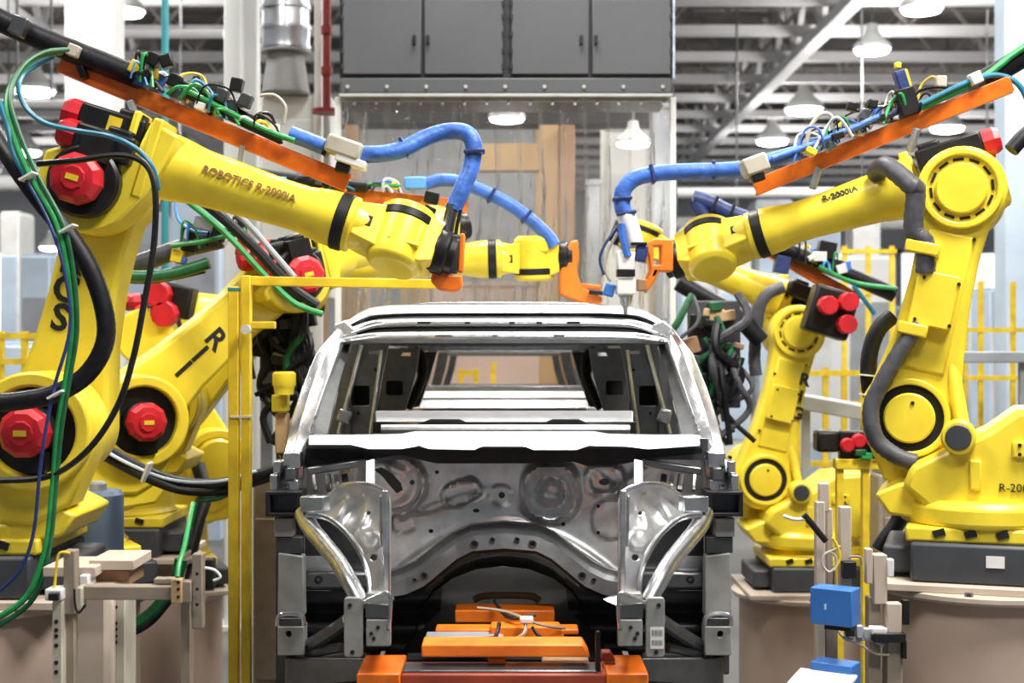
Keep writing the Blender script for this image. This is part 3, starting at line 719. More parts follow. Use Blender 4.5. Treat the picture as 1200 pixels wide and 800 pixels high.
for s in (-1, 1):
    S = lambda x: side(s, x)
    # toe board and wheel well panels, dark to stand in for the well's shade
    b = cmb()
    b.sheet(flip(poly([(357, 600), (445, 600), (458, 688), (500, 690), (520, 676), (516, 715), (470, 762), (357, 766)], s)), pxfn(lambda x, y: 5.90 + 0.04 * math.sin(y * 0.16) * sstep(690, 715, y) - 0.05 * gauss(y - 681, 10) * sstep(470, 440, S(x))), 5)
    b.build('wheel_well_panel', STEELD, car, smooth=60)
    b = cmb(); b.bar(P(S(357), 678, 5.80), P(S(440), 678, 5.80), 0.10, 0.075); b.build('side_rail', STEELM, car, bevel=0.015)
    b = cmb(); p = P(S(373), 679, 5.745); b.ring(p, p + Vector((0, -0.01, 0)), 0.010, 0.016, 12); b.build('hole_rim', BLK, car)
    b = cmb(); b.tube([P(S(362), 756, 5.7), P(S(385), 742, 5.6), P(S(408), 726, 5.5)], 0.028, n=8); b.build('brace', STEELM, car)
    b = cmb(); b.tube([P(S(360), 766, 5.7), P(S(400), 758, 5.6)], 0.02, n=8); b.build('brace', STEELM, car)
    b = cmb(); b.loft([[P(S(334), 770, 5.7), P(S(430), 770, 5.5), P(S(430), 800, 5.5), P(S(334), 806, 5.7)], [P(S(334), 766, 6.2), P(S(430), 764, 6.2), P(S(430), 800, 6.2), P(S(334), 800, 6.2)]]); b.build('underfloor', STEELM, car, bevel=0.01)
    # strut apron: dished sheet with a bright turned flange
    out = poly([(355, 581), (383, 580), (390, 574), (402, 569), (420, 567), (440, 570), (455, 577), (458, 590), (458, 702), (434, 704), (433, 676), (425, 652), (409, 627), (386, 609), (362, 603), (355, 602)], s)
    def ay(x, y):
        u = S(x)
        h = 5.24 + 0.32 * sstep(455, 358, u)
        h += 0.13 * gauss(u - 415, 26) * gauss(y - 588, 26) + 0.06 * gauss(u - 440, 12) * gauss(y - 605, 40)
        d = math.hypot((u - 434) / 13, (y - 632) / 12); h -= 0.02 * sstep(1.1, 0.9, d)
        h += 0.025 * math.sin(u * 0.21 + y * 0.13) * gauss(u - 410, 30) * gauss(y - 600, 22)
        return h
    b = cmb(); b.sheet(flip(out), pxfn(ay), 3.2, [flip(poly(ellipse(438, 653, 4.5, 4, 10), s)), flip(poly(ellipse(427, 578, 3, 2.5, 8), s)), flip(poly(ellipse(432, 601, 2.5, 2.5, 8), s))])
    b.build('strut_apron', STEEL, car, solid=0.006, smooth=70)
    b = cmb(); b.tube([P(S(x), y, Y) for (x, y, Y) in ((392, 572, 5.40), (405, 568, 5.32), (425, 567, 5.24), (442, 571, 5.20), (452, 576, 5.18))], 0.009, n=8); b.build('apron_edge', STEELB, car)
    b = cmb(); b.bar(P(S(452), 574, 5.18), P(S(453), 702, 5.16), 0.020, 0.05, Vector((0, 1, 0))); b.build('apron_flange', STEELB, car, bevel=0.004)
    b = cmb(); b.bar(P(S(446), 580, 5.20), P(S(447), 640, 5.20), 0.010, 0.03, Vector((0, 1, 0))); b.build('apron_stiffener', STEELB, car, bevel=0.003)
    b = cmb(); b.bar(P(S(355), 590, 5.46), P(S(383), 590, 5.43), 0.06, 0.062, Vector((0, 0, 1))); b.build('apron_bracket', STEELB, car, bevel=0.006)
    b = cmb(); b.tube([P(S(x), y, Y) for (x, y, Y) in ((360, 603, 5.42), (384, 607, 5.36), (406, 624, 5.28), (423, 649, 5.2), (432, 675, 5.14), (433, 702, 5.10))], 0.011, n=8); b.build('arch_lip', STEELB, car)
    # upper load path tube from the pillar to the rail tip
    b = cmb(); b.tube([P(S(x), y, Y) for (x, y, Y) in ((356, 601, 5.50), (363, 617, 5.42), (378, 636, 5.30), (396, 658, 5.18), (410, 682, 5.06), (424, 708, 4.98))], lambda t: 0.036 - 0.006 * t, n=14, k=8); b.build('upper_rail_tube', STEELB, car)
    # front rail and end plates
    b = cmb(); b.loft([[P(S(x), y, Y) for (x, y) in c] for (Y, c) in ((4.93, ((430, 694), (457, 694), (457, 756), (430, 756))), (5.3, ((432, 690), (455, 690), (455, 745), (432, 745))), (5.95, ((436, 684), (454, 684), (454, 730), (436, 730))))])
    b.build('front_rail', PRIMER, car, bevel=0.006)
    cplate(poly(rrect(403, 700, 425, 770, 4), s), 4.90, 0.022, PRIMER, 'rail_end_plate', bevel=0.003)
    for (x, y) in ((410, 709), (413, 764)):
        b = cmb(); p = P(S(x), y, 4.898); b.cyl(p + Vector((0, .005, 0)), p + Vector((0, -0.003, 0)), 0.008, n=8); b.build('bolt_hole', HOLE, car)
    cplate(poly(rrect(429, 726, 458, 757, 2), s), 4.90, 0.02, PRIMER, 'rail_cap', bevel=0.003)
    cplate(poly([(428, 706), (455, 708), (455, 724), (428, 724)], s), 4.91, 0.02, STEELM, 'rail_step', bevel=0.003)
    b = cmb(); b.tube([P(S(426), 706, 4.9), P(S(440), 699, 4.9), P(S(456), 696, 4.9), P(S(457), 720, 4.9), P(S(455), 736, 4.9)], 0.007, n=8); b.build('rail_lip', STEELB, car)
    b = cmb(); b.loft([[P(S(455), 698, 4.95), P(S(475 if s > 0 else 462), 702, 4.92), P(S(457), 710, 4.92)], [P(S(455), 696, 5.1), P(S(470 if s > 0 else 461), 699, 5.1), P(S(457), 705, 5.1)]]); b.build('rail_tab', STEELB, car)
    for (x, y) in ((435, 742), (443, 735), (438, 748)):
        b = cmb(); p = P(S(x), y, 4.898); b.cyl(p + Vector((0, .005, 0)), p + Vector((0, -0.003, 0)), 0.007, n=8); b.build('bolt_hole', HOLE, car)
    # hinge pillar: stack of plates and open box bracket
    b = cmb(); b.mm(P(S(327), 578, 5.74), P(S(357), 775, 5.98)); b.build('hinge_pillar', STEELD, car, bevel=0.008)
    fr = poly([(311, 576), (354, 576), (354, 605), (311, 605)], s)
    hl = poly([(316, 580), (347, 580), (347, 601), (316, 601)], s)
    cplate(fr, 5.60, 0.14, BLK, 'hinge_box', [hl], bevel=0.003)
    cplate(poly([(315, 579), (349, 579), (349, 602), (315, 602)], s), 5.69, 0.02, STEELD, 'hinge_box_back')
    cplate(poly([(321, 607), (343, 607), (343, 629), (321, 629)], s), 5.66, 0.08, PRIMER, 'hinge_plate')
    cplate(poly([(323, 629), (354, 629), (354, 648), (323, 648)], s), 5.68, 0.06, STEELD, 'hinge_spacer')
    cplate(poly([(326, 648), (355, 652), (356, 722), (325, 722)], s), 5.66, 0.08, PRIMER, 'hinge_plate')
    b = cmb(); b.tube([P(S(325), 733, 5.62), P(S(327), 722, 5.62), P(S(340), 719, 5.62), P(S(354), 722, 5.62), P(S(356), 733, 5.62)], 0.010, n=8); b.build('hinge_bracket_lip', STEELB, car)
    cplate(poly([(325, 724), (356, 724), (356, 734), (325, 734)], s), 5.645, 0.06, STEELD, 'hinge_spacer')
    cplate(poly([(325, 734), (356, 734), (356, 768), (325, 768)], s), 5.64, 0.1, PRIMER, 'hinge_plate', [poly(ellipse(338, 743, 3.5, 4, 10), s)])
    # tabs of the wing mounting above the hinge box
    for k, (x0, y0, x1, y1, Y) in enumerate(((320, 540, 334, 552, 5.70), (316, 556, 330, 574, 5.68), (332, 530, 356, 546, 5.69), (334, 548, 350, 560, 5.66), (338, 562, 354, 575, 5.67))):
        b = cmb(); b.mm(P(S(x0), y0, Y), P(S(x1), y1, Y + 0.10)); b.build('wing_tab', STEELB if k != 3 else STEELM, car, bevel=0.005)
    for k in range(4):
        b = cmb(); p = P(S(326 + 8 * (k % 2)), 536 + 11 * k, 5.655); b.cyl(p + Vector((0, .03, 0)), p, 0.007, n=8); b.build('tab_hole', HOLE, car)
    # cowl side gusset and small details above the apron
    b = cmb(); b.bar(P(S(360), 552, 5.70), P(S(430), 541, 5.74), 0.04, 0.03); b.build('cowl_gusset', STEELM, car, bevel=0.006)
    for k, x in enumerate((368, 384, 394, 404)):
        b = cmb(); b.bar(P(S(x), 556, 5.78), P(S(x + 2), 575, 5.74), 0.016 + 0.008 * (k % 2), 0.02, Vector((0, 1, 0))); b.build('gusset_rib', (STEELB, STEELM, STEEL, STEELD)[k], car, bevel=0.003)
    b = cmb(); b.bar(P(S(434), 540, 5.55), P(S(434), 568, 5.35), 0.034, 0.012, Vector((0, 1, 0))); b.build('apron_strap', PALEB, car, bevel=0.003)
# barcode sticker on one rail end plate
lb = cplate(rrect(762, 735, 778, 760, 0.6), 4.897, 0.002, WHITEP, 'barcode_label', bevel=0, label='white barcode sticker')
for k in range(9):
    for (ya, yb) in ((738, 745), (750, 756)):
        x = 764 + k * 1.45
        cplate([(x, ya), (x + 0.5 + 0.3 * (k % 3 == 0), ya), (x + 0.5 + 0.3 * (k % 3 == 0), yb), (x, yb)], 4.8962, 0.0008, BARS, 'print_bar', bevel=0, parent=lb)

# ------------------------------------------------------------------ skid under the body
sk = thing('transport_skid', 'orange and dark red carrier skid under the car body', 'skid', (car.location.x, 6.2, 0))
KI = inv(sk)
def kmb():
    m = MB(); m.M = KI; return m
def kbar(xa, xb, ya, yb, Y, dep, m, name, skew=0, bevel=0.006):
    b = kmb(); b.loft([[P(xa, ya, Y), P(xb - skew, ya, Y), P(xb, yb, Y), P(xa, yb, Y)], [P(xa, ya, Y) + Vector((0, dep, 0)), P(xb - skew, ya, Y) + Vector((0, dep, 0)), P(xb, yb, Y) + Vector((0, dep, 0)), P(xa, yb, Y) + Vector((0, dep, 0))]])
    return b.build(name, m, sk, bevel=bevel)
kbar(494, 692, 755, 770, 5.05, 0.14, SKIDO, 'front_beam', 8)
kbar(498, 590, 746, 751, 5.3, 0.10, GREYM, 'link_bar')
kbar(510, 585, 737, 744, 5.4, 0.10, SKIDO, 'link_bar')
kbar(575, 662, 734, 750, 5.35, 0.10, SKIDO, 'cross_beam', 6)
kbar(533, 650, 715, 730, 5.7, 0.15, SKIDO, 'rear_beam')
kbar(622, 678, 737, 744, 5.5, 0.10, ORNG, 'link_bar')
kbar(572, 592, 771, 786, 5.1, 0.06, SKIDO, 'lift_post')
kbar(635, 690, 772, 784, 5.25, 0.06, TANP, 'guide_block')
kbar(471, 700, 785, 790, 5.0, 0.12, STEELM, 'base_rail')
kbar(470, 712, 790, 830, 4.98, 0.2, SKIDR, 'base_beam')
kbar(418, 469, 789, 830, 4.96, 0.3, SKIDO if False else RAILO, 'base_end')
kbar(711, 760, 789, 830, 4.96, 0.3, RAILO, 'base_end')
kbar(705, 722, 764, 775, 5.1, 0.06, SKIDR, 'lock_lug', 6)
kbar(698, 704, 740, 800, 5.02, 0.03, MOTB, 'lock_post')
kbar(475, 706, 771, 786, 5.5, 0.10, DKSKID, 'base_frame')
b = kmb(); b.mm((car.location.x - 0.55, 6.3, 0.0), (car.location.x + 0.55, 8.9, 1.28)); b.build('dark_infill', DKSKID, sk, bevel=0.02)  # dark block added so the gap under the body stays black
b = kmb(); b.mm((car.location.x - 0.62, 5.05, 0.0), (car.location.x + 0.62, 6.3, 1.30)); b.build('lift_table', DKSKID, sk, bevel=0.02)
for s in (-1, 1):
    b = kmb(); b.mm((car.location.x + s * 0.62, 5.3, 1.12), (car.location.x + s * 0.86, 9.2, 1.26)); b.build('skid_runner', DKSKID, sk, bevel=0.02)
    b = kmb(); b.mm((car.location.x + s * 0.64, 5.6, 0.0), (car.location.x + s * 0.80, 5.9, 1.12)); b.build('skid_leg', DKSKID, sk, bevel=0.01)
for (pts, m, r) in (([(560, 712, 5.6), (590, 716, 5.5), (618, 726, 5.3)], BEIGEB, 0.006), ([(580, 704, 5.7), (588, 716, 5.55), (600, 724, 5.4), (628, 720, 5.4)], MOTB, 0.008),
                    ([(616, 728, 5.3), (614, 742, 5.2), (598, 751, 5.2)], TAUPE, 0.007), ([(622, 728, 5.3), (640, 733, 5.3), (662, 736, 5.35)], TAUPE, 0.006), ([(585, 730, 5.3), (582, 742, 5.25), (572, 748, 5.2), (500, 748, 5.2)], MOTB, 0.008), ([(624, 735, 5.3), (632, 745, 5.25), (650, 750, 5.25)], MOTB, 0.007)):
    b = kmb(); b.tube([P(*q) for q in pts], r, n=6); b.build('cable', m, sk)
b = kmb(); b.box(P(617, 726, 5.28), (0.05, 0.05, 0.02)); b.build('junction_block', WHITEP, sk, bevel=0.004)
b = kmb(); b.tube([P(555, 703, 6.0), P(570, 698, 6.0), P(620, 698, 6.0), P(632, 704, 6.0)], 0.015, n=8); b.build('hose_loop', BROWN, sk)

# ------------------------------------------------------------------ the next shell in the line, seen through the rear window
nx = thing('following_car_body', 'dim car body shell next in line, seen through the rear window', 'car body', (car.location.x, 13.0, 1.30))
def nmb():
    m = MB(); m.M = inv(nx); return m
def nb(pts, Y, thick, m, name):
    b = nmb(); b.plate([(P(x, y, Y).x, P(x, y, Y).z) for (x, y) in pts], (), XZat(Y + thick), thick); return b.build(name, m, nx, bevel=0.005)
nb([(500, 405), (682, 405), (676, 413), (506, 413)], 12.2, 0.15, STEELB, 'roof_header')
nb([(516, 413), (664, 413), (662, 417), (518, 417)], 13.8, 0.15, STEELM, 'roof_bow')
nb([(498, 452), (684, 452), (684, 459), (498, 459)], 12.0, 0.2, STEELB, 'cowl_shelf')
nb([(520, 450), (662, 450), (662, 453), (520, 453)], 14.4, 0.2, STEELM, 'rear_sill')
nb([(494, 459), (688, 459), (686, 560), (496, 560)], 12.3, 0.1, STEELD, 'firewall')
for s in (-1, 1):
    nb([(side(s, x), y) for (x, y) in ((503, 407), (512, 407), (506, 432), (500, 456), (491, 456), (497, 432))], 12.1, 0.12, STEELM, 'windscreen_pillar')
    nb([(side(s, x), y) for (x, y) in ((514, 411), (526, 411), (522, 432), (515, 456), (504, 456), (510, 432))], 13.0, 0.10, STEELD, 'middle_pillar')
    nb([(side(s, x), y) for (x, y) in ((528, 414), (536, 414), (532, 434), (526, 453), (518, 453), (524, 434))], 14.2, 0.10, STEELD, 'rear_pillar')
    b = nmb(); x = nx.location.x + s * 0.70; b.mm((x - 0.06, 12.2, 1.5), (x + 0.06, 14.4, 1.75)); b.build('sill', STEELD, nx)
    b = nmb(); x = nx.location.x + s * 0.5; b.mm((x - 0.08, 12.4, 0), (x + 0.08, 12.7, 1.5)); b.build('carrier_leg', DKSKID, nx)
# ------------------------------------------------------------------ robots
def RY(a): return Matrix.Rotation(a, 4, 'Y')
def RX(a): return Matrix.Rotation(a, 4, 'X')
def RZ(a): return Matrix.Rotation(a, 4, 'Z')
T = Matrix.Translation
MESHES = {}
def shared(key, fn):
    if key not in MESHES: MESHES[key] = fn()
    return MESHES[key]

def robot(label, j2, facing, lean, tilt, L1=1.075, L2=1.25, yaw=0.0, roll=0.0, bend=0.0, zbase=0.9, off=0.17, letters='', conduit=True, flange=True, foreletters=None, caps=True, ldown=0.0, lx=0.0):
    """articulated robot; j2 = world point of the shoulder axis, lean/tilt in radians, arm plane = local XZ, motors on local -Y"""
    rz = (0 if facing > 0 else PI) + yaw
    fwd = Vector((math.cos(rz), math.sin(rz), 0))
    base = Vector(j2) - fwd * 0.312
    rt = thing('industrial_robot', label, 'robot', (base.x, base.y, zbase), rz)
    h = j2.z - zbase
    F2 = T((0.312, 0, h)) @ RY(lean)
    J3 = F2 @ Vector((0, 0, L1))
    F3 = T(J3) @ RY(tilt)
    F5 = F3 @ T((L2, -0.12, off)) @ RX(roll)
    FT = F5 @ RY(bend)
    def part(name, key, fn, m, M=None, bevel=0.0, parent=None, smooth=35, label=None):
        def mk():
            b = MB(); fn(b); return b.mesh(name, m, smooth)
        me = shared((name, key), mk) if key is not None else mk()
        o = bpy.data.objects.new(name, me); COL.objects.link(o); o.parent = rt if parent is None else parent
        if M is not None: o.matrix_local = M
        if bevel:
            md = o.modifiers.new('bevel', 'BEVEL'); md.width = bevel; md.segments = 2; md.limit_method = 'ANGLE'; md.angle_limit = math.radians(40)
        if label: o['label'] = label
        return o
    # --- riser and base
    part('riser', None, lambda b: (b.mm((-0.46, -0.36, 0), (0.30, 0.36, 0.17)), b.mm((0.28, -0.26, 0.02), (0.42, 0.26, 0.14))), RISER, bevel=0.015)
    for sy in (-1, 1):
        part('name_plate', 'np%d' % sy, lambda b: b.box((-0.05, sy * 0.362, 0.10), (0.075, 0.006, 0.05)), WHITEP, label='small white plate on the riser')
    zt = h - 0.47
    part('base', ('b', round(h, 3)), lambda b: (b.mm((-0.42, -0.33, 0.17), (0.32, 0.33, 0.235)), b.lathe((0, 0, 0.235), (0, 0, 5), [(0, 0.33), (0.03, 0.30), (max(0.05, zt - 0.235), 0.29)], 32),
         b.mm((-0.42, -0.22, 0.235), (-0.05, 0.22, max(0.30, zt - 0.02)))), YEL, bevel=0.012)
    for sy in (-1, 1):
        for k in range(5):
            part('base_slot', ('s', sy, k), lambda b: b.box((-0.34 + k * 0.13, sy * 0.33, 0.212), (0.05, 0.02, 0.03), Matrix.Rotation(0.3, 3, 'Y')), HOLE)
    # --- turret: round deck, cheek body running back
    part('turret_deck', None, lambda b: (b.lathe((0, 0, zt), (0, 0, 5), [(0, 0.34), (0.02, 0.36), (0.09, 0.36), (0.12, 0.33)], 36)), YEL, bevel=0.008)
    out = [(-0.56, h - 0.36), (-0.58, h - 0.10), (-0.52, h + 0.02), (-0.34, h + 0.06), (-0.14, h + 0.05), (-0.02, h - 0.04), (0.10, h - 0.10), (0.30, h - 0.20), (0.34, h - 0.30), (0.22, h - 0.40), (-0.40, h - 0.40)]
    part('turret_body', None, lambda b: b.plate(out, (), XZat(0.27), 0.50), YEL, bevel=0.03)
    part('turret_cheek', None, lambda b: b.plate([(-0.10, h - 0.36), (0.312 - 0.235, h)] + arc(0.312, h, 0.235, 180, -20, 18) + [(0.44, h - 0.30), (0.30, h - 0.38)], (), XZat(-0.12), 0.20), YEL, bevel=0.02)
    part('turret_front', None, lambda b: b.plate([(-0.1, h - 0.40), (-0.05, h - 0.20), (0.10, h - 0.235), (0.36, h - 0.29), (0.46, h - 0.34), (0.40, h - 0.43), (0.1, h - 0.46)], (), XZat(0.20), 0.50), YEL, bevel=0.015)
    part('side_cover', ('sc', round(h, 3)), lambda b: b.box((-0.18, 0.275, h - 0.12), (0.12, 0.03, 0.07)), YEL, bevel=0.008)
    part('side_cover', ('sc2', round(h, 3)), lambda b: b.box((0.03, 0.275, h - 0.235), (0.05, 0.03, 0.13)), YEL, bevel=0.008)
    for k in range(4):
        part('bolt', ('bt', k, round(h, 3)), lambda b: b.cyl((-0.21 + 0.06 * (k % 2), 0.288, h - 0.10 - 0.04 * (k // 2)), (-0.21 + 0.06 * (k % 2), 0.296, h - 0.10 - 0.04 * (k // 2)), 0.008, n=8), HOLE)
    # balancer behind the shoulder
    part('balancer_pivot', ('bp', round(h, 3)), lambda b: (b.cyl((0.10, 0.20, h - 0.07), (0.10, 0.335, h - 0.07), 0.075, n=24, bev=0.01)), YEL)
    part('balancer_cap', ('bc', round(h, 3)), lambda b: b.cyl((0.10, 0.33, h - 0.07), (0.10, 0.345, h - 0.07), 0.055, n=20, bev=0.004), RISER)
    def balrod(b):
        q = F2 @ Vector((-0.10, 0, 0.34))
        b.tube([(0.08, 0.16, h - 0.06), (q.x, 0.06, q.z)], 0.032, n=12)
    part('balancer_rod', None, balrod, YEL)
    # --- shoulder motor (motor side)
    part('shoulder_ring', 'sr', lambda b: b.ring((0, -0.31, 0), (0, -0.40, 0), 0.175, 0.235, 36), YEL, M=T((0.312, 0, h)), bevel=0.012)
    part('shoulder_recess', 'srr', lambda b: b.cyl((0, -0.30, 0), (0, -0.345, 0), 0.178, n=32), MOTB, M=T((0.312, 0, h)))
    mo = part('shoulder_motor', 'sm', lambda b: (b.cyl((0, -0.34, 0.0), (0, -0.44, 0.0), 0.10, n=24, bev=0.01), b.box((0.02, -0.38, -0.12), (0.09, 0.09, 0.08))), MOTB, M=T((0.312, 0, h)))
    if caps: part('motor_cap', 'mc', lambda b: b.lathe((0, -0.43, 0), (0, -1, 0), [(0, 0.100), (0.05, 0.100), (0.075, 0.078), (0.078, 0.05), (0.088, 0.045)], 10), RED, parent=mo, smooth=20)
    if caps: part('cap_sticker', 'cs', lambda b: b.box((0.0, -0.5195, 0.0), (0.05, 0.003, 0.022)), YEL2, parent=mo)
    if not caps: part('shoulder_cover', 'shc', lambda b: b.cyl((0, -0.35, 0), (0, -0.46, 0), 0.17, n=28, bev=0.02), YEL, M=T((0.312, 0, h)))
    # --- lower arm
    def arm_outline(r2, r3, w):
        return (arc(0, 0, r2, 165, 375, 26) + [(w + 0.015, 0.36 * L1), (w, 0.60 * L1), (w + 0.005, 0.74 * L1)] + arc(0, L1, r3, -38, 218, 26) + [(-w - 0.005, 0.72 * L1), (-w - 0.01, 0.55 * L1), (-w - 0.03, 0.34 * L1)])
    la = part('lower_arm', ('la', L1), lambda b: b.plate(arm_outline(0.215, 0.195, 0.135), (), XZat(0.11), 0.20), YEL, M=F2, bevel=0.022)
    part('arm_web', ('aw', L1), lambda b: (b.plate([(-0.105, 0.22), (0.105, 0.22), (0.10, L1 - 0.20), (-0.10, L1 - 0.20)], (), XZat(0.125), 0.03)), YEL, M=Matrix.Identity(4), parent=la, bevel=0.01)
    part('arm_cover', ('ac', L1), lambda b: b.plate(rrect(-0.085, 0.40 * L1, 0.10, 0.63 * L1, 0.012), (), XZat(0.190), 0.07), YEL, parent=la, bevel=0.006)
    for k, (x, z) in enumerate(((-0.08, 0.42), (0.07, 0.42), (-0.08, 0.60), (0.07, 0.60), (0.10, 0.70), (-0.10, 0.80), (0.115, 0.31))):
        part('bolt', ('ab', k, L1), lambda b: b.cyl((x, 0.11, z * L1), (x, 0.197 if k < 4 else 0.13, z * L1), 0.008, n=8), HOLE, parent=la)
    for k, (z, r) in enumerate(((0.0, 0.0), (L1, 0.0))):
        part('joint_rim', ('jr', k, L1), lambda b: b.ring((0, 0.10, z), (0, 0.145, z), 0.150, 0.178, 40), YEL, parent=la, bevel=0.006)
        part('joint_groove', ('jg', k, L1), lambda b: b.ring((0, 0.10, z), (0, 0.125, z), 0.112, 0.152, 40), HOLE if k == 0 else YEL, parent=la)
        part('joint_cap', ('jc', k, L1), lambda b: b.cyl((0, 0.10, z), (0, 0.150, z), 0.113, n=36, bev=0.008), YEL, parent=la)
        for q in range(12 if k else 0):
            a = q * PI / 6 + 0.2
            part('slot', ('js', q, L1), lambda b: b.box((0.131 * math.cos(a), 0.126, z + 0.131 * math.sin(a)), (0.012, 0.008, 0.046), Matrix.Rotation(-a, 3, 'Y')), HOLE, parent=la)
        if k == 0:
            part('cap_bolt', ('cb', L1), lambda b: b.cyl((0.0, 0.148, 0.07), (0.0, 0.156, 0.07), 0.009, n=8), HOLE, parent=la)
    for k, ch in enumerate(letters):
        if ch != ' ':
            if facing > 0: M = T((lx, -0.0925, L1 * 0.68 - ldown - k * 0.12)) @ Matrix(((1, 0, 0, 0), (0, 0, -1, 0), (0, 1, 0, 0), (0, 0, 0, 1)))
            else: M = T((-0.112, 0.1255, L1 * 0.70 - k * 0.12)) @ Matrix(((-1, 0, 0, 0), (0, 0, 1, 0), (0, 1, 0, 0), (0, 0, 0, 1)))
            text_part(ch, 0.155 if facing > 0 else 0.12, 'lettering', LETTER, la, M, bold=0.004)
    # --- forearm
    hs = [(-0.20, -0.10)] + arc(0, 0, 0.20, 210, 330, 12) + [(0.24, off - 0.13), (0.30, off + 0.12), (0.17, off + 0.15), (0.15, off + 0.02), (0.05, off - 0.03), (-0.10, off - 0.03), (-0.20, off - 0.09)]
    fo = part('forearm_housing', ('fh', off), lambda b: b.plate(hs, (), XZat(-0.10), 0.215), YEL, M=F3, bevel=0.022)
    part('housing_rib', ('fr', off), lambda b: (b.box((0.20, -0.20, off), (0.045, 0.24, 0.33)), b.box((0.11, -0.20, off + 0.02), (0.03, 0.235, 0.30))), YEL, parent=fo, bevel=0.01)
    ft = part('forearm_tube', ('ft', L2, off), lambda b: b.lathe((0.18, -0.12, off), (5, -0.12, off), [(0, 0.145), (0.10, 0.135), (0.20, 0.117), (L2 - 0.70, 0.098), (L2 - 0.60, 0.098), (L2 - 0.52, 0.112), (L2 - 0.46, 0.116)], 36), YEL, M=F3)
    part('joint_seal', ('sl', L2, off), lambda b: b.lathe((L2 - 0.28, -0.12, off), (5, -0.12, off), [(0, 0.112), (0.005, 0.121), (0.045, 0.121), (0.05, 0.112)], 32), BLK, M=F3)
    part('wrist_collar', ('wc', L2, off), lambda b: b.lathe((L2 - 0.23, -0.12, off), (5, -0.12, off), [(0, 0.116), (0.025, 0.116), (0.03, 0.10), (0.10, 0.085)], 28), YEL, M=F3, bevel=0.004)
    if foreletters:
        if facing > 0: M = F3 @ T((0.60, -0.12, off)) @ RX(-0.25) @ T((0, -0.111, 0)) @ RZ(0.045) @ Matrix(((1, 0, 0, 0), (0, 0, -1, 0), (0, 1, 0, 0), (0, 0, 0, 1)))
        else: M = F3 @ T((0.52, -0.12, off)) @ RX(0.55) @ T((0, 0.111, 0)) @ Matrix(((-1, 0, 0, 0), (0, 0, 1, 0), (0, 1, 0, 0), (0, 0, 0, 1)))
        text_part(foreletters, 0.044, 'lettering', BRLET if facing > 0 else LETTER, rt, M, bold=0.001)
    # elbow motor on the motor side, three motors at the back
    em = part('elbow_motor', 'em', lambda b: (b.cyl((0, -0.31, 0), (0, -0.38, 0), 0.145, n=28, bev=0.012), b.cyl((0, -0.37, 0), (0, -0.43, 0), 0.095, n=20), b.box((0.02, -0.37, 0.14), (0.12, 0.09, 0.10))), MOTB, M=F3)
    part('motor_cap', 'mc2', lambda b: b.lathe((0, -0.42, 0), (0, -1, 0), [(0, 0.102), (0.05, 0.102), (0.075, 0.08), (0.078, 0.05), (0.088, 0.045)], 10), RED, parent=em, smooth=20)
    part('cap_sticker', 'cs2', lambda b: b.box((0.0, -0.5095, 0.0), (0.05, 0.003, 0.022)), YEL2, parent=em)
    for k, (dy, dz, L) in enumerate(((0.05, 0.09, 0.30), (-0.10, 0.085, 0.27), (-0.17, 0.0, 0.24))):
        mo = part('drive_motor', ('dm', k, off), lambda b: (b.box((0.15 - L / 2, -0.14 + dy, off + dz), (L, 0.12, 0.115)), b.box((0.08, -0.14 + dy, off + dz + 0.05), (0.10, 0.11, 0.06))), MOTB, M=F3, bevel=0.012)
        part('motor_cap', ('dmc', k, off), lambda b: b.lathe((0.15 - L, -0.14 + dy, off + dz), (-5, -0.14 + dy, off + dz), [(0, 0.062), (0.05, 0.062), (0.075, 0.05), (0.078, 0.03)], 8), RED, parent=mo, smooth=20)
        part('connector_sticker', ('dms', k, off), lambda b: b.box((0.03, -0.14 + dy - 0.0615, off + dz + 0.005), (0.055, 0.004, 0.06)), YEL2, parent=mo)
    # --- wrist
    wr = part('wrist', 'wr', lambda b: (b.plate([(-0.20, -0.075), (-0.20, 0.075), (-0.06, 0.10), (0.10, 0.105), (0.15, 0.085), (0.15, -0.085), (0.10, -0.105), (-0.06, -0.10)], (), XZat(0.085), 0.17),
                                        b.lathe((0, 0, -0.135), (0, 0, 1), [(0, 0.095), (0.02, 0.118), (0.06, 0.124), (0.195, 0.124), (0.20, 0.120)], 36)), YEL, M=F5, bevel=0.012)
    part('wrist_seal', 'ws', lambda b: b.lathe((0, 0, 0.062), (0, 0, 1), [(0, 0.124), (0.004, 0.127), (0.034, 0.127), (0.038, 0.122)], 36), BLK, parent=wr)
    part('wrist_cap', 'wcap', lambda b: b.lathe((0, 0, 0.098), (0, 0, 1), [(0, 0.122), (0.022, 0.122), (0.036, 0.108), (0.042, 0.07)], 36), YEL, parent=wr)
    part('wrist_plate', 'wp', lambda b: b.box((-0.155, -0.078, 0.0), (0.05, 0.018, 0.05)), BLK, parent=wr, bevel=0.004)
    part('wrist_plate', 'wp2', lambda b: b.box((-0.155, 0.078, 0.0), (0.05, 0.018, 0.05)), BLK, parent=wr, bevel=0.004)
    for q_, (c_, s_) in enumerate((((0.02, -0.105, -0.05), (0.13, 0.03, 0.02)), ((0.02, 0.105, -0.05), (0.13, 0.03, 0.02)), ((0.07, -0.10, 0.0), (0.02, 0.03, 0.09)))):
        part('wrist_rib', ('wrb', q_), lambda b: b.box(c_, s_), YEL, parent=wr, bevel=0.005)
    if flange:
        part('tool_flange', 'tf', lambda b: b.lathe((0.145, 0, 0), (5, 0, 0), [(0, 0.088), (0.01, 0.095), (0.05, 0.095), (0.06, 0.08), (0.085, 0.08)], 28), MOTB, M=FT)
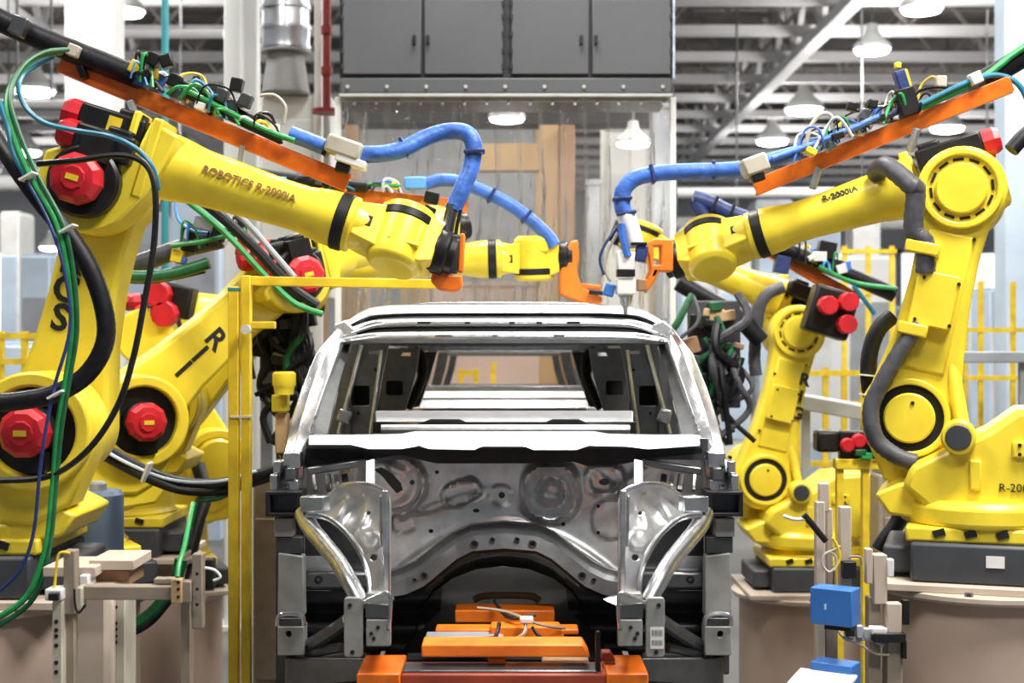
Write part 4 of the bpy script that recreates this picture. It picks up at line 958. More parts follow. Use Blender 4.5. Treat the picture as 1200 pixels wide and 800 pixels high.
    # --- cable conduit on the cover side of the arm
    if conduit:
        pts = [F3 @ Vector((0.34, -0.03, off + 0.10)), F3 @ Vector((0.28, 0.10, off + 0.10)), F3 @ Vector((0.20, 0.20, off - 0.03)), F2 @ Vector((0.185, 0.20, L1 - 0.06)), F2 @ Vector((0.16, 0.19, L1 - 0.22)), F2 @ Vector((0.10, 0.175, L1 * 0.74)), F2 @ Vector((0.07, 0.165, L1 * 0.62))]
        part('cable_conduit', None, lambda b: b.tube(pts, 0.043, n=14, k=8, corr=0.06), GHOSE)
        pts2 = [F2 @ Vector((0.05, 0.165, 0.40 * L1)), F2 @ Vector((0.09, 0.18, 0.30 * L1)), F2 @ Vector((0.15, 0.18, 0.12)), F2 @ Vector((0.168, 0.18, 0.0)), F2 @ Vector((0.12, 0.18, -0.12)), F2 @ Vector((0.02, 0.18, -0.175)), F2 @ Vector((-0.07, 0.17, -0.185))]
        part('cable_conduit', None, lambda b: b.tube(pts2, 0.037, n=14, k=8, corr=0.06), GHOSE)
        for (q, w) in ((F2 @ T((0.105, 0.17, L1 * 0.72)), 0.15), (F2 @ T((0.07, 0.165, 0.375 * L1)), 0.13)):
            part('conduit_clip', ('ccl', w), lambda b: b.box((0, 0, 0), (w, 0.11, 0.055)), YEL, M=q, bevel=0.008)
    rt['j3'] = list(T(rt.location) @ RZ(rz) @ J3)
    return rt, dict(F2=F2, F3=F3, F5=F5, FT=FT, W=rt.matrix_basis.copy())

def at2(px, py, Yv, Y):
    """axis point at distance Y whose joint cover, at distance Yv, shows at px, py"""
    q = P(px, py, Yv); return Vector((q.x, Y, q.z))

def dress(rt):
    I = inv(rt)
    def tube(pts, r, m, name='hose', n=10, k=6, corr=0.0, label=None):
        b = MB(); b.M = I; b.tube([P(*p) for p in pts], r, n, k, corr); return b.build(name, m, rt, label=label)
    def barw(a, c, w, h, m, name, bevel=0.006, label=None):
        b = MB(); b.M = I; b.bar(P(*a), P(*c), w, h); return b.build(name, m, rt, bevel=bevel, label=label)
    def boxw(p, s, m, name, rot=0.0, bevel=0.006, label=None):
        b = MB(); b.M = I; b.box(P(*p), s, Matrix.Rotation(rot, 3, 'Y')); return b.build(name, m, rt, bevel=bevel, label=label)
    def cylw(p, d, r, m, name, n=14, label=None):
        b = MB(); b.M = I; q = P(*p); b.cyl(q, q + Vector(d), r, n=n, bev=r * 0.1); return b.build(name, m, rt, label=label)
    def rail(a, c, m=RAILO, size=0.062):
        """orange channel: web with two turned lips"""
        A, C = P(*a), P(*c); u = (C - A).normalized(); v = Vector((0, 1, 0)).cross(u).normalized()
        if v.z < 0: v = -v
        b = MB(); b.M = I; b.bar(A, C, 0.012, size, v)
        o = b.build('hose_rail', m, rt, bevel=0.003, label='orange steel channel carrying the hoses')
        for sg in (1, -1):
            b = MB(); b.M = I; e = v * (sg * size / 2) + Vector((0, 0.03, 0)); b.bar(A + e, C + e, 0.07, 0.012, v); b.build('rail_lip', m, o, bevel=0.003)
        return o
    return tube, barw, boxw, cylw, rail
def clutter(tube, boxw, cylw, line, n, seed, ncon=8, spread=22, sz=1.0):
    """wires, fittings and connectors standing on a hose rail between two picture points"""
    r = random.Random(seed); (xa, ya, Y), (xb, yb, _) = line
    cols = [BEIGEB, WHITEP, WHITEP, MOTB, MOTB, GREEN, TEALC, BLUE, BLK, YEL2, LBLUE]
    for k in range(n):
        t0 = r.random() * 0.85; t1 = min(1, t0 + r.uniform(0.08, 0.3)); x0 = xa + (xb - xa) * t0; y0 = ya + (yb - ya) * t0; x1 = xa + (xb - xa) * t1; y1 = ya + (yb - ya) * t1
        hgt = r.uniform(0.35, 1.0) * spread; Yk = Y + r.uniform(-0.08, 0.12)
        tube([(x0, y0, Yk), (x0 + (x1 - x0) * r.uniform(0.1, 0.35), (y0 + y1) / 2 - hgt, Yk - 0.02), (x0 + (x1 - x0) * r.uniform(0.6, 0.9), (y0 + y1) / 2 - hgt * r.uniform(0.5, 1), Yk + 0.02), (x1, y1, Yk)], r.uniform(0.004, 0.0085) * sz, r.choice(cols), 'wire', 6)
    for k in range(ncon):
        t = r.random(); Yk = Y + r.uniform(-0.06, 0.08); h = r.uniform(2, spread * 0.55)
        s = (r.uniform(0.025, 0.07) * sz, r.uniform(0.03, 0.06) * sz, r.uniform(0.025, 0.06) * sz)
        boxw((xa + (xb - xa) * t, ya + (yb - ya) * t - h, Yk), s, r.choice([MOTB, MOTB, WHITEP, STEELM, BLUE, YEL2, BEIGEB]), 'connector', r.uniform(-0.6, 0.6), 0.004)

# nearest left robot -------------------------------------------------
R1, f1 = robot('nearest yellow robot at the far left edge, forearm reaching in over the car roof', at2(28, 507, 5.45, 5.92), 1, math.radians(11.3), math.radians(17.4), L1=1.005, L2=1.245, roll=math.radians(-22), bend=0.0, zbase=1.68, off=0.165, letters='RCS', lx=-0.07, foreletters='ROBOTICS R-2000iA', conduit=False)
tube, barw, boxw, cylw, rail = dress(R1)
rail((70, 74, 5.86), (408, 214, 5.86))
Yr = 5.84
tube([(-20, 15, Yr), (40, 42, Yr), (100, 66, Yr), (166, 92, Yr)], 0.047, HOSE, 'supply_conduit', 14, 4, 0.03)
boxw((26, 33, Yr - 0.03), (0.065, 0.12, 0.08), STEELM, 'conduit_clamp', 0.4)
boxw((87, 60, Yr - 0.05), (0.05, 0.05, 0.05), BEIGEB, 'conduit_clamp', 0.4)
barw((90, 66, Yr), (100, 92, Yr), 0.05, 0.03, MOTB, 'rail_bracket')
barw((284, 170, Yr), (279, 200, Yr), 0.02, 0.02, GREYM, 'rail_bracket')
barw((152, 118, Yr), (168, 156, Yr), 0.03, 0.03, GREYM, 'rail_bracket')
clutter(tube, boxw, cylw, ((150, 90, Yr), (330, 168, Yr)), 30, 11, 14, 36)
for (x, y, m, rr) in ((160, 80, YEL2, 0.5), (166, 95, NAVY, 0.4), (180, 70, MOTB, 0.4), (205, 95, MOTB, 0.4), (196, 72, BLK, -0.3), (278, 100, MOTB, 0.2), (260, 112, STEELD, 0.4), (288, 118, STEELD, 0.4)):
    boxw((x, y, Yr - 0.03), (0.05, 0.06, 0.055), m, 'valve', rr)
tube([(205, 92, Yr), (235, 108, Yr), (300, 140, Yr)], 0.016, MOTB, 'hose', 10)
tube([(215, 105, Yr - 0.05), (250, 122, Yr - 0.05), (310, 152, Yr - 0.05), (345, 165, Yr - 0.05)], 0.012, GREEN, 'hose', 8)
tube([(220, 112, Yr - 0.04), (270, 138, Yr - 0.04), (330, 166, Yr - 0.04)], 0.014, HOSE, 'hose', 8)
tube([(305, 112, Yr), (322, 112, Yr), (334, 125, Yr), (332, 145, Yr)], 0.008, BEIGEB, 'hose', 8)
tube([(340, 157, Yr), (362, 165, Yr), (384, 174, Yr)], 0.034, BLUE, 'blue_hose', 14, 6, 0.02)
boxw((384, 172, Yr), (0.02, 0.09, 0.085), BLK, 'hose_band', 0.35)
boxw((404, 174, Yr - 0.02), (0.15, 0.12, 0.075), BEIGEB, 'hose_clamp', 0.33, 0.012, 'beige clamp block holding the blue hose')
boxw((412, 190, Yr - 0.02), (0.13, 0.11, 0.035), WHITEP, 'clamp_foot', 0.33, 0.006)
boxw((402, 197, Yr - 0.04), (0.06, 0.05, 0.04), MOTB, 'clamp_bolt', 0.2)
tube([(422, 181, 5.84), (450, 180, 5.84), (474, 174, 5.86), (500, 161, 5.9), (525, 154, 5.92), (546, 156, 5.90), (555, 170, 5.89), (552, 195, 5.88), (543, 218, 5.86), (531, 246, 5.85)], 0.036, BLUE, 'blue_hose', 16, 8, 0.015, 'blue hose arching to the tool')
for (x, y, rr) in ((474, 173, -0.4), (556, 178, 1.5), (536, 236, 1.1)):
    boxw((x, y, 5.88), (0.018, 0.085, 0.088), NAVY, 'hose_band', rr)
# tool of the nearest left robot
W1 = f1['W'] @ f1['FT']
tube([(531, 240, 5.84), (527, 256, 5.84), (524, 272, 5.84)], 0.026, STEELM, 'hose_stub', 12, 4)
tube([(540, 246, 5.81), (536, 262, 5.81), (533, 282, 5.81)], 0.008, MOTB, 'wire', 8, 4)
cylw((525, 273, 5.84), (0, 0, -0.09), 0.035, WHITEP, 'hose_fitting')
boxw((524, 297, 5.84), (0.10, 0.14, 0.16), CABD, 'tool_body', 0.1, 0.012)
boxw((511, 300, 5.80), (0.05, 0.10, 0.13), RISER, 'tool_adapter', 0.25, 0.008)
boxw((506, 232, 5.86), (0.06, 0.06, 0.05), MOTB, 'valve', 0.2); boxw((502, 250, 5.84), (0.05, 0.05, 0.06), MOTB, 'valve', 0.4); boxw((515, 262, 5.82), (0.05, 0.05, 0.03), WHITEP, 'valve', 0.5)
b = MB(); b.M = inv(R1)
b.plate([(P(x, y, 5.80).x, P(x, y, 5.80).z) for (x, y) in ((507, 313), (520, 308), (528, 322), (541, 322), (542, 336), (535, 342), (514, 340), (505, 330))], (), XZat(5.90), 0.12); b.build('orange_bracket', RAILO, R1, bevel=0.008)
boxw((541, 297, 5.84), (0.022, 0.10, 0.16), ORNG, 'orange_disc', 0.05, 0.006)
# hoses and cables of the nearest left robot
Yf = 5.28
tube([(-10, 150, 5.4), (15, 190, 5.3), (48, 236, Yf), (84, 280, Yf), (110, 325, Yf), (124, 375, Yf), (120, 410, Yf), (98, 442, Yf), (62, 462, Yf), (20, 470, Yf), (-20, 473, Yf)], 0.035, HOSE, 'supply_hose', 14, 8, 0.02, 'thick black hose looping beside the arm')
tube([(72, 61, 5.6), (45, 66, 5.5), (20, 88, 5.4), (8, 120, 5.3), (18, 165, 5.25), (40, 215, 5.22), (66, 262, 5.2), (80, 320, 5.2), (85, 385, 5.2), (78, 440, 5.2), (68, 500, 5.2), (62, 570, 5.2), (54, 640, 5.2), (34, 695, 5.2), (0, 722, 5.2), (-20, 728, 5.2)], 0.012, GREEN, 'signal_cable', 8, 6)
tube([(80, 58, 5.6), (50, 62, 5.5), (25, 80, 5.4), (12, 115, 5.3), (24, 160, 5.25), (46, 210, 5.22), (74, 264, 5.2), (86, 320, 5.2), (90, 385, 5.2), (82, 440, 5.2), (72, 500, 5.2), (65, 570, 5.2), (58, 640, 5.2), (40, 700, 5.2), (0, 732, 5.2), (-20, 738, 5.2)], 0.010, DGREEN, 'signal_cable', 8, 6)
tube([(62, 66, 5.6), (30, 85, 5.5), (22, 105, 5.4), (32, 128, 5.35), (55, 145, 5.3), (90, 153, 5.3), (130, 160, 5.25), (160, 175, 5.25), (178, 195, 5.25), (186, 222, 5.3)], 0.010, TEALC, 'signal_cable', 8, 6)
tube([(30, 210, 5.2), (58, 262, 5.18), (76, 320, 5.18), (82, 385, 5.18), (62, 460, 5.18), (48, 540, 5.18), (40, 620, 5.2), (25, 665, 5.2), (0, 692, 5.2)], 0.007, NAVY, 'signal_cable', 8, 6)
tube([(45, 192, 5.4), (90, 188, 5.3), (140, 182, 5.25), (170, 192, 5.22), (182, 225, 5.2), (180, 290, 5.2), (168, 360, 5.2), (156, 420, 5.2), (138, 475, 5.2), (105, 525, 5.2), (60, 557, 5.2), (0, 563, 5.2), (-20, 562, 5.2)], 0.012, BLK, 'power_cable', 8, 6)
tube([(0, 120, 5.3), (10, 150, 5.26), (16, 178, 5.25), (30, 205, 5.24)], 0.013, TEALC, 'signal_cable', 8, 6)
for (x, y) in ((80, 268), (33, 207), (66, 462)):
    boxw((x, y, 5.18), (0.06, 0.06, 0.008), WHITEP, 'cable_tie', -0.5, 0.001)

# nearest right robot ------------------------------------------------
R2, f2 = robot('nearest yellow robot on the right, showing round joint covers and grey conduit', at2(1078, 490, 6.30, 6.45), -1, math.radians(-12.4), math.radians(15.9), L1=1.047, L2=1.188, yaw=math.radians(-18), roll=math.radians(35), zbase=1.66, off=0.10, letters='', foreletters='R-2000iA')
text_part('R-2000iA', 0.05, 'lettering', LETTER, R2, T((-0.16, 0.276, P(0, 568, 6.2).z - 1.66)) @ Matrix(((-1, 0, 0, 0), (0, 0, 1, 0), (0, 1, 0, 0), (0, 0, 0, 1))))
tube, barw, boxw, cylw, rail = dress(R2)
rail((1186, 98, 6.46), (884, 220, 6.76), size=0.066)
Yr = 6.58
barw((1075, 150, 6.56), (1066, 178, 6.60), 0.03, 0.03, GREYM, 'rail_bracket')
barw((960, 196, 6.68), (952, 222, 6.70), 0.03, 0.03, GREYM, 'rail_bracket')
tube([(1230, 45, Yr), (1190, 72, Yr), (1150, 96, Yr)], 0.05, HOSE, 'supply_conduit', 14, 5, 0.03)
tube([(1230, 38, Yr - 0.06), (1190, 62, Yr - 0.06), (1150, 92, Yr - 0.06), (1080, 126, Yr - 0.06)], 0.017, GREEN, 'hose', 10)
tube([(1210, 150, Yr - 0.1), (1204, 118, Yr - 0.1), (1190, 96, Yr - 0.1), (1165, 88, Yr - 0.08), (1130, 98, Yr - 0.08), (1080, 122, Yr - 0.08)], 0.013, TEALC, 'hose', 10)
boxw((1143, 92, Yr - 0.09), (0.055, 0.05, 0.055), WHITEP, 'conduit_clamp', -0.4)
clutter(tube, boxw, cylw, ((1120, 108, Yr), (930, 190, Yr)), 26, 5, 12, 36)
for (x, y, s, m, rr) in ((1062, 120, (0.09, 0.08, 0.13), MOTB, -0.3), (1056, 95, (0.05, 0.06, 0.10), NAVY, -0.3), (1052, 77, (0.03, 0.03, 0.03), YEL2, 0), (1063, 92, (0.02, 0.03, 0.09), YEL2, -0.3), (1102, 97, (0.05, 0.05, 0.06), BEIGEB, 0), (998, 125, (0.045, 0.05, 0.04), MOTB, 0.2), (1022, 122, (0.045, 0.05, 0.04), MOTB, 0.2)):
    boxw((x, y, Yr - 0.02), s, m, 'valve', rr)
tube([(1080, 120, Yr), (1040, 135, Yr), (1000, 150, Yr), (950, 170, Yr), (900, 188, Yr)], 0.017, NAVY, 'hose', 10)
tube([(1030, 136, Yr - 0.05), (1000, 150, Yr - 0.05), (960, 166, Yr - 0.05), (905, 186, Yr - 0.05)], 0.014, BLUE, 'hose', 10)
tube([(945, 168, Yr), (950, 148, Yr), (962, 134, Yr), (974, 136, Yr), (976, 152, Yr)], 0.010, BEIGEB, 'hose', 8)
tube([(936, 178, Yr), (915, 184, Yr), (892, 190, Yr)], 0.034, BLUE, 'blue_hose', 14, 6, 0.02)
boxw((884, 194, Yr - 0.02), (0.12, 0.12, 0.085), BEIGEB, 'hose_clamp', -0.35, 0.012, 'beige clamp block holding the blue hose')
boxw((888, 208, Yr - 0.04), (0.06, 0.06, 0.04), MOTB, 'clamp_bolt', -0.3)
tube([(868, 198, 6.70), (840, 200, 6.72), (800, 201, 6.73), (768, 203, 6.74), (744, 209, 6.74), (731, 222, 6.74), (729, 240, 6.74), (733, 252, 6.74)], 0.040, BLUE, 'blue_hose', 16, 8, 0.015, 'blue hose arching to the tool')
for (x, y, rr) in ((835, 200, 0.0), (764, 204, -0.2), (729, 233, 1.5), (734, 250, 1.4)):
    boxw((x, y, 6.74), (0.018, 0.092, 0.092), NAVY, 'hose_band', rr)
# sealing head of the nearest right robot
Yt = 6.74
tube([(733, 250, Yt), (737, 262, Yt), (741, 276, Yt), (744, 290, Yt)], 0.046, WHITEP, 'hose_stub', 14, 5)
tube([(728, 262, Yt - 0.05), (730, 280, Yt - 0.05), (736, 300, Yt - 0.05)], 0.018, BLUE, 'wire', 8, 5)
tube([(722, 268, Yt - 0.03), (709, 286, Yt - 0.03), (703, 304, Yt - 0.03), (708, 322, Yt - 0.03)], 0.007, NAVY, 'wire', 8, 6)
tube([(724, 272, Yt), (712, 296, Yt), (710, 318, Yt), (716, 330, Yt)], 0.007, BEIGEB, 'wire', 8, 6)
boxw((733, 306, Yt), (0.09, 0.10, 0.10), WHITEP, 'head_block', 0.0, 0.01)
boxw((751, 297, Yt - 0.01), (0.055, 0.09, 0.08), NAVY, 'head_motor', 0.2, 0.008)
boxw((748, 286, Yt - 0.02), (0.075, 0.09, 0.014), MOTB, 'head_plate', 0.0, 0.003)
boxw((733, 320, Yt - 0.02), (0.085, 0.09, 0.035), MOTB, 'head_band', 0.0, 0.004)
boxw((733, 336, Yt - 0.01), (0.09, 0.09, 0.08), WHITEP, 'nozzle_block', 0.0, 0.008)
boxw((714, 340, Yt), (0.05, 0.06, 0.06), BOXBL, 'nozzle_valve', 0.3, 0.006)
b = MB(); b.M = inv(R2); q = P(733, 346, Yt); b.lathe(q, q + Vector((0, 0, -1)), [(0, 0.035), (0.03, 0.03), (0.06, 0.012), (0.09, 0.008)], 14); b.build('nozzle', STEELB, R2)
boxw((752, 334, Yt + 0.03), (0.05, 0.06, 0.06), BROWN, 'side_block', 0.0, 0.008)
b = MB(); b.M = inv(R2)
b.plate([(P(x, y, Yt).x, P(x, y, Yt).z) for (x, y) in ((756, 285), (768, 279), (789, 280), (789, 318), (772, 318), (767, 330), (757, 344), (756, 330), (762, 316), (760, 300))], [[(P(x, y, Yt).x, P(x, y, Yt).z) for (x, y) in ((766, 288), (775, 288), (775, 310), (766, 310))]], XZat(Yt + 0.12), 0.12); b.build('orange_bracket', ORNG, R2, bevel=0.008)
# hose down the back of the nearest right arm
tube([(1046, 370, 6.7), (1030, 385, 6.7), (1020, 410, 6.7), (1018, 440, 6.7), (1022, 470, 6.7), (1030, 500, 6.7)], 0.04, HOSE, 'supply_hose', 12, 6, 0.03)
for y in (440, 463):
    boxw((1020, y, 6.66), (0.09, 0.09, 0.008), WHITEP, 'cable_tie', 0.1, 0.001)
tube([(1052, 560, 6.9), (1058, 590, 6.9), (1052, 612, 6.9), (1038, 632, 6.9), (1030, 645, 6.9)], 0.04, HOSE, 'supply_hose', 12, 6, 0.03)
tube([(1185, 176, 6.3), (1200, 160, 6.3), (1225, 140, 6.3)], 0.035, HOSE, 'motor_cable', 12, 6)

# second left robot, arm leaning steeply to the right ----------------
R3, f3 = robot('yellow robot behind the nearest left one, its lower arm leaning steeply right', at2(118, 495, 7.0, 7.45), 1, math.radians(48), math.radians(-14), L1=1.13, L2=0.92, yaw=math.radians(28), zbase=1.43, off=0.05, letters='RII', ldown=0.15, conduit=False, roll=0.4)
tube, barw, boxw, cylw, rail = dress(R3)
Y3 = 7.3
tube([(124, 322, Y3), (170, 324, Y3), (205, 320, Y3), (245, 308, Y3)], 0.032, DGREEN, 'hose', 12)
tube([(126, 326, Y3 + 0.05), (180, 328, Y3 + 0.05), (240, 316, Y3 + 0.05)], 0.020, HOSE, 'hose', 10)
tube([(130, 317, Y3 + 0.15), (165, 308, Y3 + 0.15), (207, 293, Y3 + 0.15), (260, 280, Y3 + 0.15)], 0.05, GHOSE, 'supply_conduit', 14, 6, 0.03)
cylw((132, 316, Y3 + 0.1), (-0.04, 0, -0.01), 0.055, MOTB, 'conduit_end')
tube([(200, 288, Y3), (230, 284, Y3), (262, 277, Y3), (280, 270, Y3)], 0.012, GREEN, 'hose', 8)
tube([(215, 232, 7.2), (245, 256, 7.2), (275, 284, 7.2), (310, 322, 7.2), (345, 355, 7.2), (378, 368, 7.2)], 0.016, GREEN, 'hose', 8, 6)
tube([(228, 228, 7.25), (262, 256, 7.25), (300, 292, 7.25), (340, 335, 7.25), (372, 358, 7.25)], 0.028, HOSE, 'hose', 10, 6)
tube([(250, 226, 7.22), (290, 262, 7.22), (320, 296, 7.22), (345, 325, 7.22)], 0.016, GREYM, 'hose', 8, 6)
tube([(205, 226, 7.4), (208, 255, 7.4), (225, 270, 7.4), (250, 274, 7.4)], 0.008, LBLUE, 'wire', 6, 6)
tube([(215, 222, 7.4), (232, 240, 7.4), (255, 248, 7.4)], 0.008, PALEB, 'wire', 6, 6)
clutter(tube, boxw, cylw, ((200, 300, 7.45), (290, 275, 7.45)), 12, 21, 12, 34)
for (x, y, s, m) in ((208, 300, (0.06, .06, .07), YEL2), (213, 305, (.05, .05, .04), BLUE), (284, 286, (.05, .06, .12), RED), (240, 262, (.10, .08, .07), GREYM), (222, 290, (.07, .06, .05), MOTB), (255, 272, (.06, .05, .06), MOTB)):
    boxw((x, y, 7.35), s, m, 'valve', 0.2)
# black bundle from the second robot's foot towards the car
tube([(100, 515, 6.6), (130, 530, 6.5), (170, 552, 6.4), (210, 565, 6.4), (260, 567, 6.5), (318, 552, 6.9)], 0.028, HOSE, 'supply_hose', 12, 6, 0.02)
tube([(105, 525, 6.55), (140, 545, 6.45), (175, 562, 6.35), (215, 575, 6.35), (262, 575, 6.5), (318, 560, 6.9)], 0.018, BLK, 'supply_hose', 10, 6)
tube([(110, 520, 6.5), (150, 543, 6.4), (200, 562, 6.35), (255, 564, 6.4), (300, 552, 6.7)], 0.008, PALEB, 'signal_cable', 6, 6)
tube([(230, 586, 6.4), (260, 582, 6.5), (295, 560, 6.8), (320, 546, 7.0)], 0.012, DGREEN, 'signal_cable', 8, 6)
for (x, y) in ((172, 553), (118, 524)):
    boxw((x, y, 6.32), (0.012, 0.08, 0.09), WHITEP, 'cable_tie', 0.35, 0.001)

# robot right of it whose wrist shows over the roof -------------------
R4, f4 = robot('yellow robot whose wrist holds the orange hook above the roof middle', P(205, 468, 8.7), 1, math.radians(47), math.radians(-1.5), L1=1.04, L2=1.46, caps=False, zbase=1.42, off=0.12, roll=math.radians(185), conduit=False)
tube, barw, boxw, cylw, rail = dress(R4)
rail((338, 221, 8.55), (548, 243, 8.55), ORNG, 0.078)
Y4 = 8.5
tube([(285, 200, Y4), (330, 208, Y4), (380, 214, Y4), (430, 219, Y4)], 0.035, HOSE, 'supply_conduit', 12, 5, 0.02)
clutter(tube, boxw, cylw, ((340, 218, Y4), (470, 226, Y4)), 12, 31, 10, 18)
boxw((326, 212, Y4), (0.11, 0.08, 0.05), LBLUE, 'valve', 0.1)
tube([(395, 212, Y4), (430, 216, Y4), (470, 218, Y4)], 0.012, GREEN, 'hose', 8)
boxw((487, 215, Y4 - 0.05), (0.13, 0.09, 0.075), LBLUE, 'hose_fitting', -0.02, 0.01)
tube([(498, 216, 8.5), (515, 211, 8.5), (535, 212, 8.5), (555, 219, 8.5), (575, 228, 8.5), (598, 240, 8.5), (620, 256, 8.5), (640, 274, 8.5), (650, 288, 8.5)], 0.040, BLUE, 'blue_hose', 16, 8, 0.015, 'blue hose sloping down to the wrist')
for (x, y, rr) in ((576, 229, 0.5), (617, 254, 0.65)):
    boxw((x, y, 8.5), (0.02, 0.10, 0.10), NAVY, 'hose_band', rr)
tube([(438, 247, 8.5), (455, 246, 8.5), (472, 240, 8.5)], 0.012, NAVY, 'wire', 8)
boxw((443, 252, 8.54), (0.05, 0.04, 0.12), GREYM, 'rail_bracket')
W4 = f4['W'] @ f4['FT']
Y4t = 8.54
b = MB(); b.M = inv(R4)
b.plate([(P(x, y, Y4t).x, P(x, y, Y4t).z) for (x, y) in ((663, 300), (668, 283), (677, 281), (679, 300), (676, 318), (680, 332), (690, 340), (706, 348), (704, 357), (690, 358), (668, 350), (655, 345), (656, 318))], (), XZat(Y4t + 0.09), 0.12); b.build('orange_hook', ORNG, R4, bevel=0.012)
boxw((692, 336, Y4t), (0.12, 0.06, 0.03), RAILO, 'hook_finger', 0.1, 0.006)
boxw((700, 343, Y4t - 0.06), (0.10, 0.04, 0.025), MOTB, 'hook_clip', 0.1, 0.004)

# far left robot with the S lettering ---------------------------------
R5, f5 = robot('farther yellow robot on the left, base beside the yellow guard post', P(246, 536, 10.5), 1, math.radians(-22), math.radians(-4), L1=1.05, L2=1.0, caps=False, zbase=P(0, 682, 10.5).z, off=0.10, letters=' IS', conduit=False, yaw=math.radians(20))
tube, barw, boxw, cylw, rail = dress(R5)
tube([(232, 545, 9.0), (240, 580, 8.9), (232, 610, 8.8), (222, 650, 8.7), (212, 680, 8.6)], 0.045, HOSE, 'supply_hose', 12, 6)
tube([(228, 590, 8.7), (222, 620, 8.7), (215, 650, 8.6), (210, 672, 8.6)], 0.02, GREEN, 'signal_cable', 8, 6)
for (x, y) in ((188, 345), (196, 368)):
    cylw((x, y, 9.2), (0.0, -0.12, 0.0), 0.085, RED, 'motor_cap', 10)
boxw((205, 352, 9.3), (0.25, 0.2, 0.22), MOTB, 'drive_motor', 0.2, 0.02)
cylw((178, 395, 9.35), (0.0, -0.2, 0), 0.19, YEL, 'elbow_cover', 28)

# far right robot ------------------------------------------------------
R6, f6 = robot('farther yellow robot on the right, between the car body and the nearest right robot', P(893, 560, 10.0), -1, math.radians(-13), math.radians(-22), L1=1.06, L2=1.25, zbase=P(0, 684, 10.0).z, off=0.20, letters='RIG', conduit=False)
tube, barw, boxw, cylw, rail = dress(R6)
rail((892, 288, 9.8), (1004, 350, 9.8), RAILO, 0.07)
Y6 = 9.75
tube([(905, 285, Y6), (940, 300, Y6), (990, 320, Y6), (1048, 345, Y6)], 0.055, HOSE, 'supply_conduit', 12, 5, 0.03)
tube([(960, 312, Y6 - .08), (985, 325, Y6 - .08), (1010, 333, Y6 - .08), (1050, 338, Y6 - .08)], 0.016, GREEN, 'hose', 8)
tube([(1000, 335, Y6 - .08), (1012, 350, Y6 - .08), (1025, 368, Y6 - .08)], 0.016, TEALC, 'hose', 8)
clutter(tube, boxw, cylw, ((935, 305, Y6), (1000, 330, Y6)), 12, 41, 12, 30, 1.3)
for (x, y, s, m) in ((968, 295, (.12, .1, .14), MOTB), (975, 312, (.14, .1, .1), MOTB), (916, 310, (.1, .1, .12), NAVY)):
    boxw((x, y, Y6), s, m, 'valve', 0.2)
tube([(814, 234, 9.4), (822, 248, 9.4), (832, 262, 9.4)], 0.05, NAVY, 'hose', 12, 5)
tube([(812, 232, 9.4), (832, 238, 9.4), (852, 248, 9.4), (874, 256, 9.4)], 0.055, NAVY, 'hose', 12, 5, 0.0, 'dark navy hose')
boxw((836, 240, 9.4), (0.02, 0.12, 0.12), BLK, 'hose_band', 0.4); boxw((856, 249, 9.4), (0.02, 0.12, 0.12), BLK, 'hose_band', 0.4)
tube([(795, 330, 9.2), (815, 342, 9.2), (840, 356, 9.2), (870, 376, 9.2), (892, 400, 9.2)], 0.06, HOSE, 'supply_hose', 12, 6)
tube([(918, 336, 9.3), (900, 344, 9.3), (890, 360, 9.3), (886, 390, 9.3), (884, 420, 9.3), (886, 440, 9.3)], 0.04, GHOSE, 'supply_hose', 12, 6, 0.05)
for (x, y) in ((968, 358), (992, 354), (990, 380)):
    cylw((x, y, 9.35), (0.0, -0.10, 0.0), 0.065, RED, 'motor_cap', 10)
boxw((972, 366, 9.5), (0.30, 0.2, 0.32), MOTB, 'drive_motor', 0.3, 0.02)
# ------------------------------------------------------------------ pedestals under the robots
def pedestal(rt, label, r, m=BEIGE, rim=True):
    x, y, z = rt.location
    t = thing('robot_pedestal', label, 'pedestal', (x, y, 0), rt.rotation_euler.z)
    b = MB(); b.lathe((0, 0, 0), (0, 0, 1), [(0, r * 1.04), (0.05, r * 1.04), (0.06, r), (z - 0.075, r), (z - 0.07, r * 1.0)], 40); b.build('drum', m, t)
    b = MB(); b.lathe((0, 0, z - 0.07), (0, 0, 99), [(0, r * 1.10), (0.012, r * 1.12), (0.03, r * 1.12), (0.035, r * 1.10)], 40); b.build('rim', BEIGEL, t)
    b = MB(); b.box((0.0, 0, z - 0.019), (r * 2.0, r * 1.9, 0.034)); b.build('top_plate', BEIGEL, t, bevel=0.005)
    for k in range(6):
        a = k * PI / 3 + 0.4
        b = MB(); b.cyl((r * 1.05 * math.cos(a), r * 1.05 * math.sin(a), z - 0.04), (r * 1.05 * math.cos(a), r * 1.05 * math.sin(a), z - 0.02), 0.018, n=6); b.build('bolt', STEELM, t)
    return t
pedestal(R1, 'beige drum pedestal under the nearest left robot', 0.42)
pedestal(R2, 'beige drum pedestal under the nearest right robot', 0.44)
pedestal(R3, 'beige drum pedestal under the robot with the steeply leaning arm', 0.38)
pedestal(R4, 'beige drum pedestal just left of the yellow guard post', 0.42)
pedestal(R5, 'beige drum pedestal under the farther left robot', 0.40)
pedestal(R6, 'beige drum pedestal at the right of the car body', 0.47)

